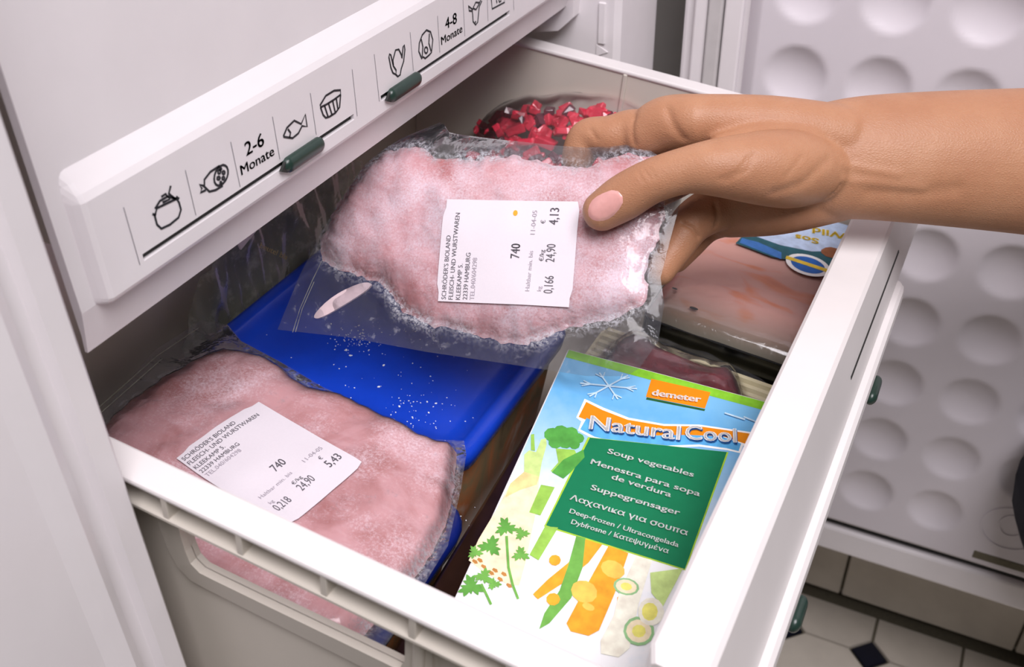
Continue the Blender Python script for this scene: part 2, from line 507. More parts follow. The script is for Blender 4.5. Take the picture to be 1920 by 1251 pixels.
# traced print: pictograms on the closed drawer, artwork and lettering of the carton (metres)
ICONS={"pot":[[[0.0485,0.0365],[0.0465,0.0341],[0.0465,0.0303],[0.0481,0.0277],[0.0527,0.0271],[0.0579,0.0277],[0.06,0.0301],[0.0599,0.0333],[0.059,0.0354],[0.0485,0.0365]],[[0.0475,0.0367],[0.0507,0.0385],[0.055,0.0384],[0.059,0.0354]],[[0.0519,0.0397],[0.0543,0.0398],[0.0557,0.0369],[0.0518,0.0373]],[[0.0578,0.0417],[0.0559,0.0392],[0.0582,0.0359]],[[0.0456,0.0354],[0.0472,0.034]],[[0.0591,0.0363],[0.0604,0.0347]]],"sausage":[[[0.0856,0.0377],[0.0798,0.0376],[0.0757,0.036],[0.0749,0.0332],[0.077,0.03],[0.0806,0.029],[0.0851,0.0289]],[[0.0884,0.0311],[0.087,0.0302],[0.0854,0.0297],[0.0838,0.0297],[0.0824,0.0302],[0.0814,0.0312],[0.0809,0.0325],[0.0811,0.0339],[0.0818,0.0353],[0.0829,0.0364],[0.0844,0.0372],[0.0861,0.0374],[0.0876,0.0372],[0.0888,0.0364],[0.0896,0.0353],[0.0898,0.0339],[0.0894,0.0324],[0.0884,0.0311]],[[0.0748,0.0336],[0.0725,0.0352],[0.0734,0.0331],[0.072,0.0319],[0.0753,0.0315]],[[0.0855,0.035],[0.085,0.0346],[0.0843,0.0347],[0.0839,0.0354],[0.0841,0.036],[0.0847,0.0362],[0.0853,0.0358],[0.0855,0.035]],[[0.0878,0.0336],[0.0874,0.0332],[0.0867,0.0334],[0.0863,0.034],[0.0864,0.0346],[0.0871,0.0347],[0.0877,0.0342],[0.0878,0.0336]],[[0.0845,0.0326],[0.084,0.0323],[0.0832,0.0325],[0.0827,0.0331],[0.0829,0.0337],[0.0836,0.0337],[0.0843,0.0333],[0.0845,0.0326]],[[0.0869,0.0315],[0.0865,0.0311],[0.0859,0.0313],[0.0855,0.0318],[0.0857,0.0324],[0.0863,0.0325],[0.0868,0.0321],[0.0869,0.0315]],[[0.0864,0.0359],[0.0859,0.0357],[0.0854,0.0361],[0.0855,0.0365],[0.0862,0.0364],[0.0864,0.0359]],[[0.0848,0.0304],[0.0843,0.0302],[0.0838,0.0306],[0.084,0.0311],[0.0846,0.031],[0.0848,0.0304]]],"fish":[[[0.1277,0.0334],[0.1308,0.036],[0.1365,0.0371],[0.1409,0.0337],[0.1448,0.0368],[0.1448,0.0309],[0.1413,0.0326],[0.138,0.0304],[0.1335,0.0299],[0.1276,0.033],[0.1277,0.0334]],[[0.1313,0.0352],[0.1327,0.0328],[0.1314,0.0309]]],"basket":[[[0.1563,0.0367],[0.1614,0.0394],[0.1681,0.0394],[0.1732,0.0378],[0.1728,0.0357],[0.1672,0.0353],[0.161,0.0353],[0.1564,0.0357],[0.1563,0.0367]],[[0.1564,0.0357],[0.1576,0.0314],[0.1592,0.0294],[0.1621,0.0288],[0.1671,0.0288],[0.1708,0.0302],[0.1728,0.0357]],[[0.1595,0.0353],[0.161,0.0293]],[[0.1627,0.0352],[0.1642,0.0289]],[[0.1661,0.0351],[0.1669,0.0291]],[[0.1691,0.0352],[0.1693,0.0298]]],"poultry":[[[0.2173,0.0405],[0.2165,0.0391],[0.2174,0.0334],[0.2188,0.0301],[0.2213,0.0284],[0.222,0.0304],[0.2198,0.0334],[0.2184,0.0396],[0.2173,0.0405]],[[0.2199,0.0337],[0.2199,0.0365],[0.2231,0.0406],[0.2261,0.04],[0.2281,0.0365],[0.2283,0.0345],[0.2304,0.04],[0.2316,0.0405],[0.2318,0.038],[0.2297,0.0325],[0.2267,0.0294],[0.2254,0.0268],[0.223,0.0267],[0.2213,0.0284]]],"roast":[[[0.2475,0.0279],[0.2451,0.0326],[0.2462,0.0367],[0.2496,0.0399],[0.2543,0.0411],[0.2583,0.0389],[0.2601,0.034],[0.2578,0.0278],[0.2552,0.0272],[0.251,0.0268],[0.249,0.0283],[0.2475,0.0279]],[[0.2484,0.0381],[0.2495,0.0337],[0.248,0.0286]],[[0.257,0.0385],[0.2558,0.0335],[0.2575,0.0285]],[[0.2541,0.0303],[0.2537,0.0295],[0.2529,0.0291],[0.252,0.0293],[0.2512,0.03],[0.2508,0.0309],[0.2509,0.0318],[0.2515,0.0324],[0.2524,0.0325],[0.2534,0.032],[0.254,0.0312],[0.2541,0.0303]]],"cow":[[[0.3049,0.0362],[0.3018,0.0373],[0.3009,0.0402],[0.3057,0.037],[0.3099,0.0397],[0.3144,0.0382],[0.3159,0.0393]],[[0.3055,0.037],[0.3058,0.0299],[0.3088,0.0271],[0.3113,0.0279],[0.3138,0.0359],[0.3173,0.0385]],[[0.3065,0.0372],[0.3099,0.0356],[0.3144,0.0379]],[[0.3081,0.0292],[0.3092,0.0284]]],"carton":[[[0.329,0.0369],[0.3297,0.0301],[0.3463,0.0293],[0.3456,0.0336]],[[0.3355,0.0337],[0.3362,0.0316]],[[0.3386,0.0331],[0.3392,0.0314],[0.3415,0.0313],[0.3409,0.0328]]]}
DIVIDERS=[[[0.0334,0.0443],[0.0336,0.0193]],[[0.0669,0.0442],[0.067,0.0241]],[[0.0946,0.0445],[0.0949,0.0237]],[[0.1226,0.0445],[0.1227,0.0243]],[[0.1505,0.0448],[0.1505,0.0245]],[[0.1843,0.0441],[0.184,0.0204]],[[0.2039,0.0449],[0.2042,0.0203]],[[0.2381,0.0451],[0.2383,0.0245]],[[0.2666,0.045],[0.2666,0.0248]],[[0.2952,0.0452],[0.2954,0.0247]],[[0.3241,0.041],[0.324,0.0247]],[[0.3581,0.0314],[0.3585,0.021]]]
ART=[["demeter_shadow","dgreen",[[0.0457,-0.0048],[0.0754,-0.0023],[0.0752,-0.0036],[0.0456,-0.0063]]],["demeter_patch","orange",[[0.0445,0.0077],[0.0753,0.0091],[0.0751,-0.0019],[0.0451,-0.0047]]],["banner_outline","white",[[0.0161,-0.0163],[0.0159,-0.029],[0.0191,-0.0305],[0.0193,-0.0364],[0.0281,-0.0386],[0.0446,-0.0375],[0.0622,-0.0321],[0.0782,-0.0256],[0.0913,-0.0232],[0.0977,-0.0228],[0.0981,-0.018],[0.101,-0.0176],[0.1015,-0.0084],[0.0884,-0.0105],[0.0749,-0.0127],[0.0584,-0.0182],[0.0408,-0.0203],[0.0269,-0.0185]]],["banner_orange","orange",[[0.0175,-0.0179],[0.0169,-0.0283],[0.0223,-0.0289],[0.036,-0.0306],[0.0546,-0.0276],[0.0719,-0.0206],[0.0871,-0.0157],[0.1001,-0.0166],[0.1004,-0.0096],[0.0886,-0.0115],[0.0752,-0.0137],[0.0587,-0.0193],[0.0405,-0.0217],[0.0268,-0.0201]]],["banner_blue","bblue",[[0.0209,-0.0275],[0.0201,-0.0353],[0.0283,-0.0372],[0.0443,-0.0364],[0.0619,-0.0309],[0.0779,-0.0244],[0.0911,-0.0221],[0.0967,-0.0219],[0.0969,-0.0171],[0.0872,-0.0161],[0.0718,-0.0205],[0.0544,-0.0271],[0.0359,-0.0302]]],["text_panel_border","lime",[[0.0252,-0.0385],[0.0923,-0.0241],[0.089,-0.093],[0.022,-0.0933]]],["text_panel","green",[[0.0263,-0.0385],[0.0915,-0.0243],[0.0884,-0.0924],[0.0227,-0.0925]]],["broccoli_stem","lgreen",[[0.0125,-0.0503],[0.0214,-0.0479],[0.0246,-0.0515],[0.0218,-0.0564],[0.0221,-0.0648],[0.0146,-0.0636],[0.0164,-0.0576]]],["broccoli_floret","broc",[[0.0117,-0.0417],[0.0117,-0.0446],[0.0099,-0.0467],[0.0072,-0.0471],[0.0049,-0.0457],[0.0039,-0.043],[0.0048,-0.0403],[0.0072,-0.0389],[0.0099,-0.0395]]],["broccoli_floret","broc",[[0.015,-0.0386],[0.015,-0.0413],[0.0133,-0.0433],[0.0108,-0.0437],[0.0086,-0.0423],[0.0076,-0.0398],[0.0085,-0.0373],[0.0108,-0.036],[0.0133,-0.0365]]],["broccoli_floret","broc",[[0.02,-0.0379],[0.02,-0.0406],[0.0184,-0.0426],[0.0158,-0.043],[0.0136,-0.0416],[0.0127,-0.0391],[0.0136,-0.0366],[0.0159,-0.0353],[0.0184,-0.0358]]],["broccoli_floret","broc",[[0.0238,-0.0398],[0.0238,-0.042],[0.0225,-0.0435],[0.0205,-0.0439],[0.0187,-0.0428],[0.018,-0.0408],[0.0187,-0.0388],[0.0205,-0.0377],[0.0225,-0.0382]]],["broccoli_floret","broc",[[0.0147,-0.0455],[0.0147,-0.0481],[0.0131,-0.0501],[0.0106,-0.0505],[0.0084,-0.0492],[0.0075,-0.0467],[0.0083,-0.0442],[0.0105,-0.0429],[0.0131,-0.0434]]],["broccoli_floret","broc",[[0.0195,-0.0435],[0.0195,-0.0463],[0.0178,-0.0484],[0.0151,-0.0488],[0.0127,-0.0474],[0.0118,-0.0447],[0.0127,-0.0421],[0.0151,-0.0407],[0.0178,-0.0413]]],["broccoli_floret","broc",[[0.023,-0.0441],[0.023,-0.0461],[0.0218,-0.0475],[0.02,-0.0478],[0.0184,-0.0468],[0.0177,-0.045],[0.0184,-0.0432],[0.02,-0.0422],[0.0219,-0.0426]]],["broccoli_leaf","broc",[[0.0182,-0.0554],[0.0255,-0.0464],[0.0275,-0.0505],[0.024,-0.061],[0.0218,-0.0657],[0.0154,-0.0641]]],["celery_stalk","pgreen",[[-0.0008,-0.059],[0.0006,-0.0557],[0.0042,-0.0557],[0.0039,-0.0477],[0.006,-0.0462],[0.0076,-0.0496],[0.0089,-0.0603],[0.0107,-0.0689],[0.0028,-0.0686]]],["celery_stem","lgreen",[[-0.0019,-0.0466],[-0.0005,-0.0457],[0.0034,-0.0551],[0.0014,-0.0554]]],["celeriac","cream",[[0.0028,-0.0686],[0.0107,-0.0689],[0.015,-0.0823],[0.0206,-0.1139],[0.0219,-0.1253],[0.0169,-0.1265],[0.0053,-0.1248],[-0.004,-0.1215],[-0.0039,-0.1098],[-0.0019,-0.0913],[-0.0012,-0.0784]]],["celeriac_top","dcream",[[0.0027,-0.0684],[0.0106,-0.0686],[0.011,-0.0733],[0.0047,-0.0786],[-0.0006,-0.0849],[-0.0011,-0.0769]]],["root_speck","brown",[[0.0005,-0.1216],[-0.0007,-0.1222],[-0.0025,-0.1213],[-0.0023,-0.1202],[-0.0004,-0.1204]]],["root_speck","brown",[[0.0052,-0.1226],[0.004,-0.1231],[0.0022,-0.1223],[0.0024,-0.1212],[0.0043,-0.1214]]],["root_speck","brown",[[0.0096,-0.1243],[0.0083,-0.1249],[0.0066,-0.124],[0.0068,-0.1229],[0.0087,-0.1231]]],["root_speck","brown",[[0.0144,-0.1258],[0.0132,-0.1264],[0.0115,-0.1255],[0.0117,-0.1244],[0.0135,-0.1246]]],["root_speck","brown",[[0.0192,-0.1273],[0.018,-0.1279],[0.0163,-0.127],[0.0165,-0.126],[0.0183,-0.1261]]],["root_speck","brown",[[0.0107,-0.1226],[0.0095,-0.1231],[0.0077,-0.1223],[0.0079,-0.1212],[0.0098,-0.1213]]],["root_speck","brown",[[0.0024,-0.1202],[0.0012,-0.1208],[-0.0006,-0.1199],[-0.0004,-0.1188],[0.0015,-0.119]]],["root_speck","brown",[[0.0151,-0.1229],[0.0139,-0.1235],[0.0122,-0.1227],[0.0124,-0.1215],[0.0142,-0.1217]]],["bean_cut","lgreen",[[0.013,-0.0726],[0.0196,-0.0717],[0.0185,-0.0885],[0.013,-0.0888]]],["bean_cut","lgreen",[[0.0225,-0.0933],[0.0284,-0.0918],[0.0257,-0.1107],[0.0209,-0.1095]]],["carrot_thin","corange",[[0.0418,-0.0933],[0.0502,-0.0934],[0.0472,-0.1042],[0.0398,-0.1175],[0.032,-0.1287],[0.0291,-0.1272],[0.0329,-0.1181],[0.0387,-0.1073]]],["carrot_thick","corange",[[0.0531,-0.0929],[0.0626,-0.0935],[0.0627,-0.1143],[0.0615,-0.1332],[0.0581,-0.1371],[0.0503,-0.1378],[0.0474,-0.135],[0.0487,-0.1245],[0.0509,-0.1082]]],["bean_pod","mgreen",[[0.0377,-0.0931],[0.042,-0.0928],[0.0455,-0.1075],[0.0455,-0.1231],[0.0405,-0.1375],[0.0373,-0.1415],[0.0369,-0.1339],[0.0395,-0.1215],[0.0391,-0.1085]]],["carrot_slice","yorange",[[0.064,-0.1041],[0.063,-0.1063],[0.0606,-0.1077],[0.0574,-0.1077],[0.0546,-0.1064],[0.053,-0.1043],[0.0531,-0.1019],[0.055,-0.1],[0.0579,-0.0993],[0.061,-0.1],[0.0633,-0.1018]]],["carrot_slice","yorange",[[0.0558,-0.1189],[0.0547,-0.1216],[0.0521,-0.1233],[0.0488,-0.1235],[0.0458,-0.122],[0.0441,-0.1193],[0.0442,-0.1163],[0.0461,-0.114],[0.0492,-0.113],[0.0526,-0.1137],[0.055,-0.1159]]],["carrot_slice","yorange",[[0.0567,-0.1247],[0.0562,-0.1256],[0.055,-0.1261],[0.0534,-0.1261],[0.052,-0.1256],[0.0511,-0.1247],[0.0512,-0.1238],[0.0521,-0.1231],[0.0536,-0.1228],[0.0551,-0.1231],[0.0563,-0.1238]]],["carrot_slice","corange",[[0.0352,-0.1073],[0.0352,-0.1091],[0.034,-0.1106],[0.0321,-0.1109],[0.0305,-0.11],[0.0299,-0.1082],[0.0305,-0.1064],[0.0322,-0.1055],[0.034,-0.1058]]],["carrot_slice","corange",[[0.0412,-0.1254],[0.0411,-0.1274],[0.0398,-0.129],[0.0377,-0.1294],[0.0359,-0.1284],[0.0352,-0.1264],[0.0359,-0.1245],[0.0378,-0.1234],[0.0398,-0.1238]]],["carrot_slice","corange",[[0.069,-0.1152],[0.0689,-0.1168],[0.0678,-0.1181],[0.0662,-0.1184],[0.0648,-0.1176],[0.0643,-0.116],[0.065,-0.1145],[0.0664,-0.1136],[0.068,-0.1139]]],["carrot_slice","corange",[[0.0329,-0.1258],[0.0329,-0.127],[0.0321,-0.1279],[0.0309,-0.1282],[0.0298,-0.1276],[0.0294,-0.1265],[0.0299,-0.1253],[0.0309,-0.1247],[0.0321,-0.1249]]],["leek_body","cream2",[[0.0663,-0.0935],[0.0736,-0.0933],[0.0739,-0.1153],[0.076,-0.1365],[0.0729,-0.1418],[0.0655,-0.1428],[0.0636,-0.1375],[0.0654,-0.1247],[0.0645,-0.1136]]],["leek_leaf","pgreen",[[0.0745,-0.0996],[0.0876,-0.0925],[0.0861,-0.1019],[0.0841,-0.1134],[0.0777,-0.1088]]],["leek_rim","mgreen2",[[0.0722,-0.109],[0.0717,-0.111],[0.0701,-0.1127],[0.0677,-0.1137],[0.0649,-0.1138],[0.0626,-0.113],[0.0611,-0.1114],[0.0609,-0.1094],[0.0619,-0.1075],[0.064,-0.1061],[0.0667,-0.1055],[0.0694,-0.1059],[0.0713,-0.1071]]],["leek_slice","cream",[[0.0711,-0.1091],[0.0708,-0.1107],[0.0694,-0.1121],[0.0674,-0.1129],[0.0652,-0.113],[0.0633,-0.1123],[0.0621,-0.1111],[0.0619,-0.1095],[0.0628,-0.1079],[0.0645,-0.1068],[0.0667,-0.1063],[0.0688,-0.1066],[0.0705,-0.1076]]],["leek_core","yell",[[0.0691,-0.1094],[0.0686,-0.1106],[0.0672,-0.1115],[0.0654,-0.1115],[0.0642,-0.1106],[0.064,-0.1094],[0.065,-0.1082],[0.0667,-0.1078],[0.0683,-0.1082]]],["leek_rim","mgreen2",[[0.0841,-0.1269],[0.0836,-0.1301],[0.0818,-0.1327],[0.079,-0.1342],[0.0759,-0.1343],[0.0732,-0.1328],[0.0714,-0.1302],[0.0711,-0.1271],[0.0722,-0.124],[0.0746,-0.1218],[0.0777,-0.121],[0.0808,-0.1218],[0.0831,-0.1239]]],["leek_slice","cream",[[0.0829,-0.127],[0.0825,-0.1296],[0.081,-0.1317],[0.0788,-0.1329],[0.0762,-0.133],[0.074,-0.1318],[0.0725,-0.1298],[0.0723,-0.1272],[0.0732,-0.1248],[0.0752,-0.123],[0.0777,-0.1224],[0.0802,-0.123],[0.0821,-0.1247]]],["leek_core","yell",[[0.0805,-0.1274],[0.08,-0.1294],[0.0784,-0.1306],[0.0764,-0.1306],[0.0749,-0.1292],[0.0747,-0.1271],[0.0759,-0.1254],[0.0778,-0.1248],[0.0796,-0.1255]]],["leek_slice","cream2",[[0.0853,-0.1155],[0.0855,-0.1187],[0.0844,-0.1215],[0.0824,-0.1234],[0.0798,-0.124],[0.0772,-0.1231],[0.0753,-0.1208],[0.0744,-0.1178],[0.0748,-0.1147],[0.0764,-0.1122],[0.0788,-0.1109],[0.0815,-0.1111],[0.0838,-0.1128]]],["leek_core","yell",[[0.0827,-0.1164],[0.0828,-0.1188],[0.0819,-0.1208],[0.0801,-0.1218],[0.0782,-0.1215],[0.0767,-0.1199],[0.076,-0.1176],[0.0764,-0.1153],[0.0778,-0.1138],[0.0798,-0.1134],[0.0816,-0.1144]]],["parsley_leaf","pars",[[0.0117,-0.0997],[0.0106,-0.1005],[0.0093,-0.1009],[0.0097,-0.1016],[0.0099,-0.1024],[0.0083,-0.1021],[0.007,-0.1014],[0.0071,-0.1021],[0.0073,-0.1032],[0.0066,-0.1028],[0.0061,-0.1025],[0.0058,-0.104],[0.0051,-0.1053],[0.0045,-0.1046],[0.0041,-0.1037],[0.0031,-0.1043],[0.002,-0.1046],[0.0023,-0.1032],[0.003,-0.1019],[0.0023,-0.1018],[0.0016,-0.1014],[0.0028,-0.1006],[0.004,-0.1002],[0.0028,-0.0998],[0.0015,-0.0992],[0.0021,-0.0988],[0.0027,-0.0985],[0.0019,-0.0973],[0.0014,-0.096],[0.0026,-0.0961],[0.0037,-0.0966],[0.0039,-0.0956],[0.0045,-0.0948],[0.0054,-0.0961],[0.0058,-0.0976],[0.0063,-0.0972],[0.0069,-0.0968],[0.0069,-0.0979],[0.0068,-0.0986],[0.0081,-0.0978],[0.0096,-0.0973],[0.0095,-0.0981],[0.0092,-0.0988],[0.0105,-0.0991]]],["parsley_leaf","pars",[[0.0082,-0.1147],[0.0068,-0.1147],[0.0054,-0.1144],[0.0053,-0.1152],[0.005,-0.1159],[0.0038,-0.1148],[0.0031,-0.1135],[0.0028,-0.1142],[0.0023,-0.1152],[0.0019,-0.1146],[0.0016,-0.114],[0.0005,-0.1151],[-0.001,-0.1159],[-0.0011,-0.1149],[-0.0009,-0.114],[-0.0022,-0.1139],[-0.0033,-0.1135],[-0.0022,-0.1124],[-0.0008,-0.1117],[-0.0013,-0.1112],[-0.0017,-0.1106],[-0.0001,-0.1105],[0.0012,-0.1108],[0.0004,-0.1098],[-0.0004,-0.1085],[0.0004,-0.1085],[0.0011,-0.1086],[0.0011,-0.1071],[0.0016,-0.1057],[0.0025,-0.1064],[0.0032,-0.1075],[0.004,-0.1068],[0.005,-0.1064],[0.0049,-0.108],[0.0044,-0.1095],[0.0051,-0.1095],[0.0059,-0.1095],[0.0052,-0.1104],[0.0047,-0.111],[0.0063,-0.111],[0.0079,-0.1114],[0.0073,-0.112],[0.0066,-0.1125],[0.0076,-0.1135]]],["parsley_leaf","mgreen",[[0.0176,-0.0992],[0.0171,-0.0999],[0.0163,-0.1005],[0.0167,-0.1009],[0.017,-0.1013],[0.0159,-0.1014],[0.0149,-0.1013],[0.0151,-0.1017],[0.0155,-0.1024],[0.015,-0.1023],[0.0145,-0.1022],[0.0147,-0.1032],[0.0145,-0.1042],[0.0139,-0.1039],[0.0135,-0.1034],[0.0129,-0.1039],[0.0122,-0.1043],[0.0121,-0.1034],[0.0123,-0.1024],[0.0119,-0.1024],[0.0114,-0.1023],[0.012,-0.1016],[0.0127,-0.101],[0.0118,-0.1011],[0.0108,-0.1009],[0.0111,-0.1005],[0.0115,-0.1002],[0.0107,-0.0996],[0.0101,-0.0988],[0.0109,-0.0986],[0.0117,-0.0987],[0.0117,-0.0981],[0.0119,-0.0975],[0.0127,-0.0981],[0.0133,-0.099],[0.0136,-0.0986],[0.0139,-0.0982],[0.0141,-0.099],[0.0142,-0.0994],[0.0148,-0.0987],[0.0157,-0.0981],[0.0159,-0.0986],[0.0158,-0.0991],[0.0167,-0.0991]]],["parsley_leaf","mgreen",[[0.0219,-0.1114],[0.021,-0.1119],[0.0199,-0.112],[0.0201,-0.1126],[0.0201,-0.1132],[0.0189,-0.1127],[0.018,-0.1121],[0.018,-0.1126],[0.018,-0.1135],[0.0175,-0.1131],[0.0172,-0.1128],[0.0167,-0.1139],[0.0159,-0.1148],[0.0156,-0.1142],[0.0154,-0.1134],[0.0145,-0.1137],[0.0136,-0.1138],[0.0141,-0.1128],[0.0148,-0.1119],[0.0144,-0.1117],[0.0139,-0.1113],[0.015,-0.1109],[0.016,-0.1107],[0.0151,-0.1103],[0.0142,-0.1095],[0.0147,-0.1093],[0.0153,-0.1092],[0.0148,-0.1082],[0.0147,-0.1071],[0.0156,-0.1074],[0.0163,-0.1079],[0.0167,-0.1072],[0.0173,-0.1067],[0.0177,-0.1078],[0.0178,-0.109],[0.0182,-0.1087],[0.0188,-0.1085],[0.0186,-0.1093],[0.0184,-0.1099],[0.0195,-0.1094],[0.0207,-0.1093],[0.0205,-0.1099],[0.0202,-0.1104],[0.0211,-0.1108]]],["parsley_leaf","mgreen",[[0.0013,-0.1163],[0.0006,-0.1169],[-0.0002,-0.1173],[0.0001,-0.1177],[0.0003,-0.1182],[-0.0008,-0.1181],[-0.0018,-0.1178],[-0.0016,-0.1182],[-0.0014,-0.1189],[-0.0019,-0.1188],[-0.0023,-0.1186],[-0.0023,-0.1196],[-0.0027,-0.1205],[-0.0032,-0.1201],[-0.0035,-0.1195],[-0.0042,-0.12],[-0.0049,-0.1203],[-0.0048,-0.1193],[-0.0044,-0.1184],[-0.0049,-0.1184],[-0.0054,-0.1182],[-0.0046,-0.1176],[-0.0039,-0.1172],[-0.0047,-0.1171],[-0.0057,-0.1167],[-0.0053,-0.1164],[-0.0049,-0.1162],[-0.0055,-0.1155],[-0.006,-0.1146],[-0.0052,-0.1146],[-0.0044,-0.1148],[-0.0043,-0.1142],[-0.004,-0.1136],[-0.0033,-0.1144],[-0.0028,-0.1153],[-0.0026,-0.115],[-0.0022,-0.1147],[-0.0021,-0.1155],[-0.0021,-0.1159],[-0.0013,-0.1153],[-0.0003,-0.1149],[-0.0003,-0.1154],[-0.0005,-0.1159],[0.0005,-0.116]]],["parsley_leaf","pars",[[0.0091,-0.1333],[0.0078,-0.134],[0.0062,-0.1344],[0.0066,-0.1352],[0.0067,-0.136],[0.005,-0.1356],[0.0035,-0.1348],[0.0036,-0.1355],[0.0037,-0.1367],[0.003,-0.1363],[0.0024,-0.1359],[0.0019,-0.1375],[0.001,-0.1389],[0.0003,-0.1381],[0.0,-0.1371],[-0.0012,-0.1376],[-0.0025,-0.1378],[-0.0021,-0.1363],[-0.0011,-0.135],[-0.0019,-0.1348],[-0.0026,-0.1344],[-0.0011,-0.1336],[0.0003,-0.1332],[-0.0011,-0.1327],[-0.0025,-0.1319],[-0.0018,-0.1315],[-0.001,-0.1313],[-0.0018,-0.1299],[-0.0022,-0.1284],[-0.0009,-0.1286],[0.0003,-0.1292],[0.0007,-0.1282],[0.0014,-0.1274],[0.0023,-0.1289],[0.0026,-0.1305],[0.0032,-0.1301],[0.004,-0.1297],[0.0038,-0.1309],[0.0036,-0.1317],[0.0052,-0.1309],[0.0069,-0.1305],[0.0068,-0.1314],[0.0063,-0.1321],[0.0078,-0.1325]]],["parsley_leaf","mgreen",[[0.0098,-0.129],[0.0087,-0.1291],[0.0076,-0.1288],[0.0075,-0.1294],[0.0073,-0.13],[0.0064,-0.1292],[0.0058,-0.1282],[0.0056,-0.1287],[0.0052,-0.1295],[0.0049,-0.129],[0.0047,-0.1286],[0.0038,-0.1294],[0.0027,-0.13],[0.0026,-0.1293],[0.0027,-0.1285],[0.0018,-0.1285],[0.0009,-0.1282],[0.0018,-0.1274],[0.0028,-0.1268],[0.0025,-0.1265],[0.0022,-0.126],[0.0034,-0.1259],[0.0044,-0.1261],[0.0037,-0.1254],[0.0032,-0.1244],[0.0038,-0.1244],[0.0043,-0.1245],[0.0043,-0.1234],[0.0047,-0.1223],[0.0054,-0.1228],[0.0059,-0.1236],[0.0065,-0.1231],[0.0073,-0.1228],[0.0072,-0.124],[0.0069,-0.1252],[0.0074,-0.1251],[0.008,-0.1251],[0.0074,-0.1258],[0.007,-0.1262],[0.0083,-0.1262],[0.0095,-0.1265],[0.0091,-0.127],[0.0085,-0.1274],[0.0093,-0.1281]]],["parsley_leaf","mgreen",[[0.0148,-0.1276],[0.0143,-0.1282],[0.0135,-0.1286],[0.0138,-0.129],[0.014,-0.1294],[0.013,-0.1294],[0.0121,-0.1292],[0.0123,-0.1296],[0.0126,-0.1302],[0.0121,-0.1301],[0.0118,-0.13],[0.0118,-0.1309],[0.0115,-0.1318],[0.011,-0.1314],[0.0107,-0.131],[0.0101,-0.1314],[0.0095,-0.1317],[0.0095,-0.1309],[0.0097,-0.13],[0.0093,-0.13],[0.0089,-0.1299],[0.0095,-0.1293],[0.0102,-0.1289],[0.0094,-0.1288],[0.0085,-0.1286],[0.0088,-0.1283],[0.0092,-0.1281],[0.0085,-0.1275],[0.0081,-0.1267],[0.0088,-0.1266],[0.0095,-0.1268],[0.0096,-0.1262],[0.0098,-0.1257],[0.0105,-0.1263],[0.011,-0.1271],[0.0112,-0.1268],[0.0115,-0.1265],[0.0116,-0.1272],[0.0117,-0.1276],[0.0123,-0.1269],[0.0132,-0.1265],[0.0133,-0.1269],[0.0132,-0.1274],[0.014,-0.1274]]],["parsley_stem","mgreen",[[0.0071,-0.1045],[0.0138,-0.1191],[0.0188,-0.1266],[0.0235,-0.132],[0.0243,-0.1313],[0.0197,-0.1259],[0.0148,-0.1186],[0.0082,-0.104]]],["parsley_stem","mgreen",[[0.0055,-0.131],[0.0094,-0.1347],[0.0133,-0.1386],[0.0141,-0.1378],[0.0102,-0.1339],[0.0062,-0.1301]]],["snowflake_arm","ice",[[0.0254,-0.0052],[0.0396,-0.0021],[0.0394,-0.0012],[0.0252,-0.0043]]],["snowflake_arm","ice",[[0.0339,-0.0032],[0.0383,-0.0041],[0.0384,-0.0035],[0.034,-0.0025]]],["snowflake_arm","ice",[[0.0341,-0.0032],[0.0384,-0.0005],[0.0382,0.0001],[0.0338,-0.0026]]],["snowflake_arm","ice",[[0.0251,-0.0051],[0.032,-0.0117],[0.0325,-0.011],[0.0255,-0.0044]]],["snowflake_arm","ice",[[0.0293,-0.0089],[0.0295,-0.0125],[0.03,-0.0125],[0.0298,-0.0089]]],["snowflake_arm","ice",[[0.0295,-0.0092],[0.0338,-0.0103],[0.0339,-0.0096],[0.0296,-0.0085]]],["snowflake_arm","ice",[[0.025,-0.0044],[0.0178,-0.0141],[0.0184,-0.0148],[0.0256,-0.0051]]],["snowflake_arm","ice",[[0.0208,-0.0105],[0.0166,-0.0133],[0.0169,-0.0138],[0.021,-0.011]]],["snowflake_arm","ice",[[0.0206,-0.0107],[0.0206,-0.0144],[0.0212,-0.0145],[0.0212,-0.0108]]],["snowflake_arm","ice",[[0.0252,-0.0043],[0.0108,-0.0074],[0.011,-0.0084],[0.0254,-0.0052]]],["snowflake_arm","ice",[[0.0165,-0.0063],[0.012,-0.0054],[0.012,-0.0061],[0.0165,-0.007]]],["snowflake_arm","ice",[[0.0164,-0.0064],[0.012,-0.009],[0.0123,-0.0096],[0.0167,-0.007]]],["snowflake_arm","ice",[[0.0255,-0.0044],[0.0183,0.0024],[0.0179,0.0016],[0.0251,-0.0051]]],["snowflake_arm","ice",[[0.0212,-0.0006],[0.0209,0.0032],[0.0204,0.0032],[0.0206,-0.0006]]],["snowflake_arm","ice",[[0.0209,-0.0003],[0.0165,0.0009],[0.0165,0.0002],[0.0209,-0.0009]]],["snowflake_arm","ice",[[0.0256,-0.0051],[0.0329,0.0048],[0.0323,0.0055],[0.025,-0.0044]]],["snowflake_arm","ice",[[0.0298,0.001],[0.0341,0.0038],[0.0338,0.0044],[0.0295,0.0016]]],["snowflake_arm","ice",[[0.0299,0.0013],[0.03,0.0051],[0.0294,0.0052],[0.0294,0.0013]]],["snowflake_arm","ice",[[0.0851,-0.0025],[0.0954,-0.0032],[0.0955,-0.0022],[0.0851,-0.0016]]],["snowflake_arm","ice",[[0.0945,-0.0017],[0.1028,-0.003],[0.1029,-0.0021],[0.0945,-0.0008]]]]
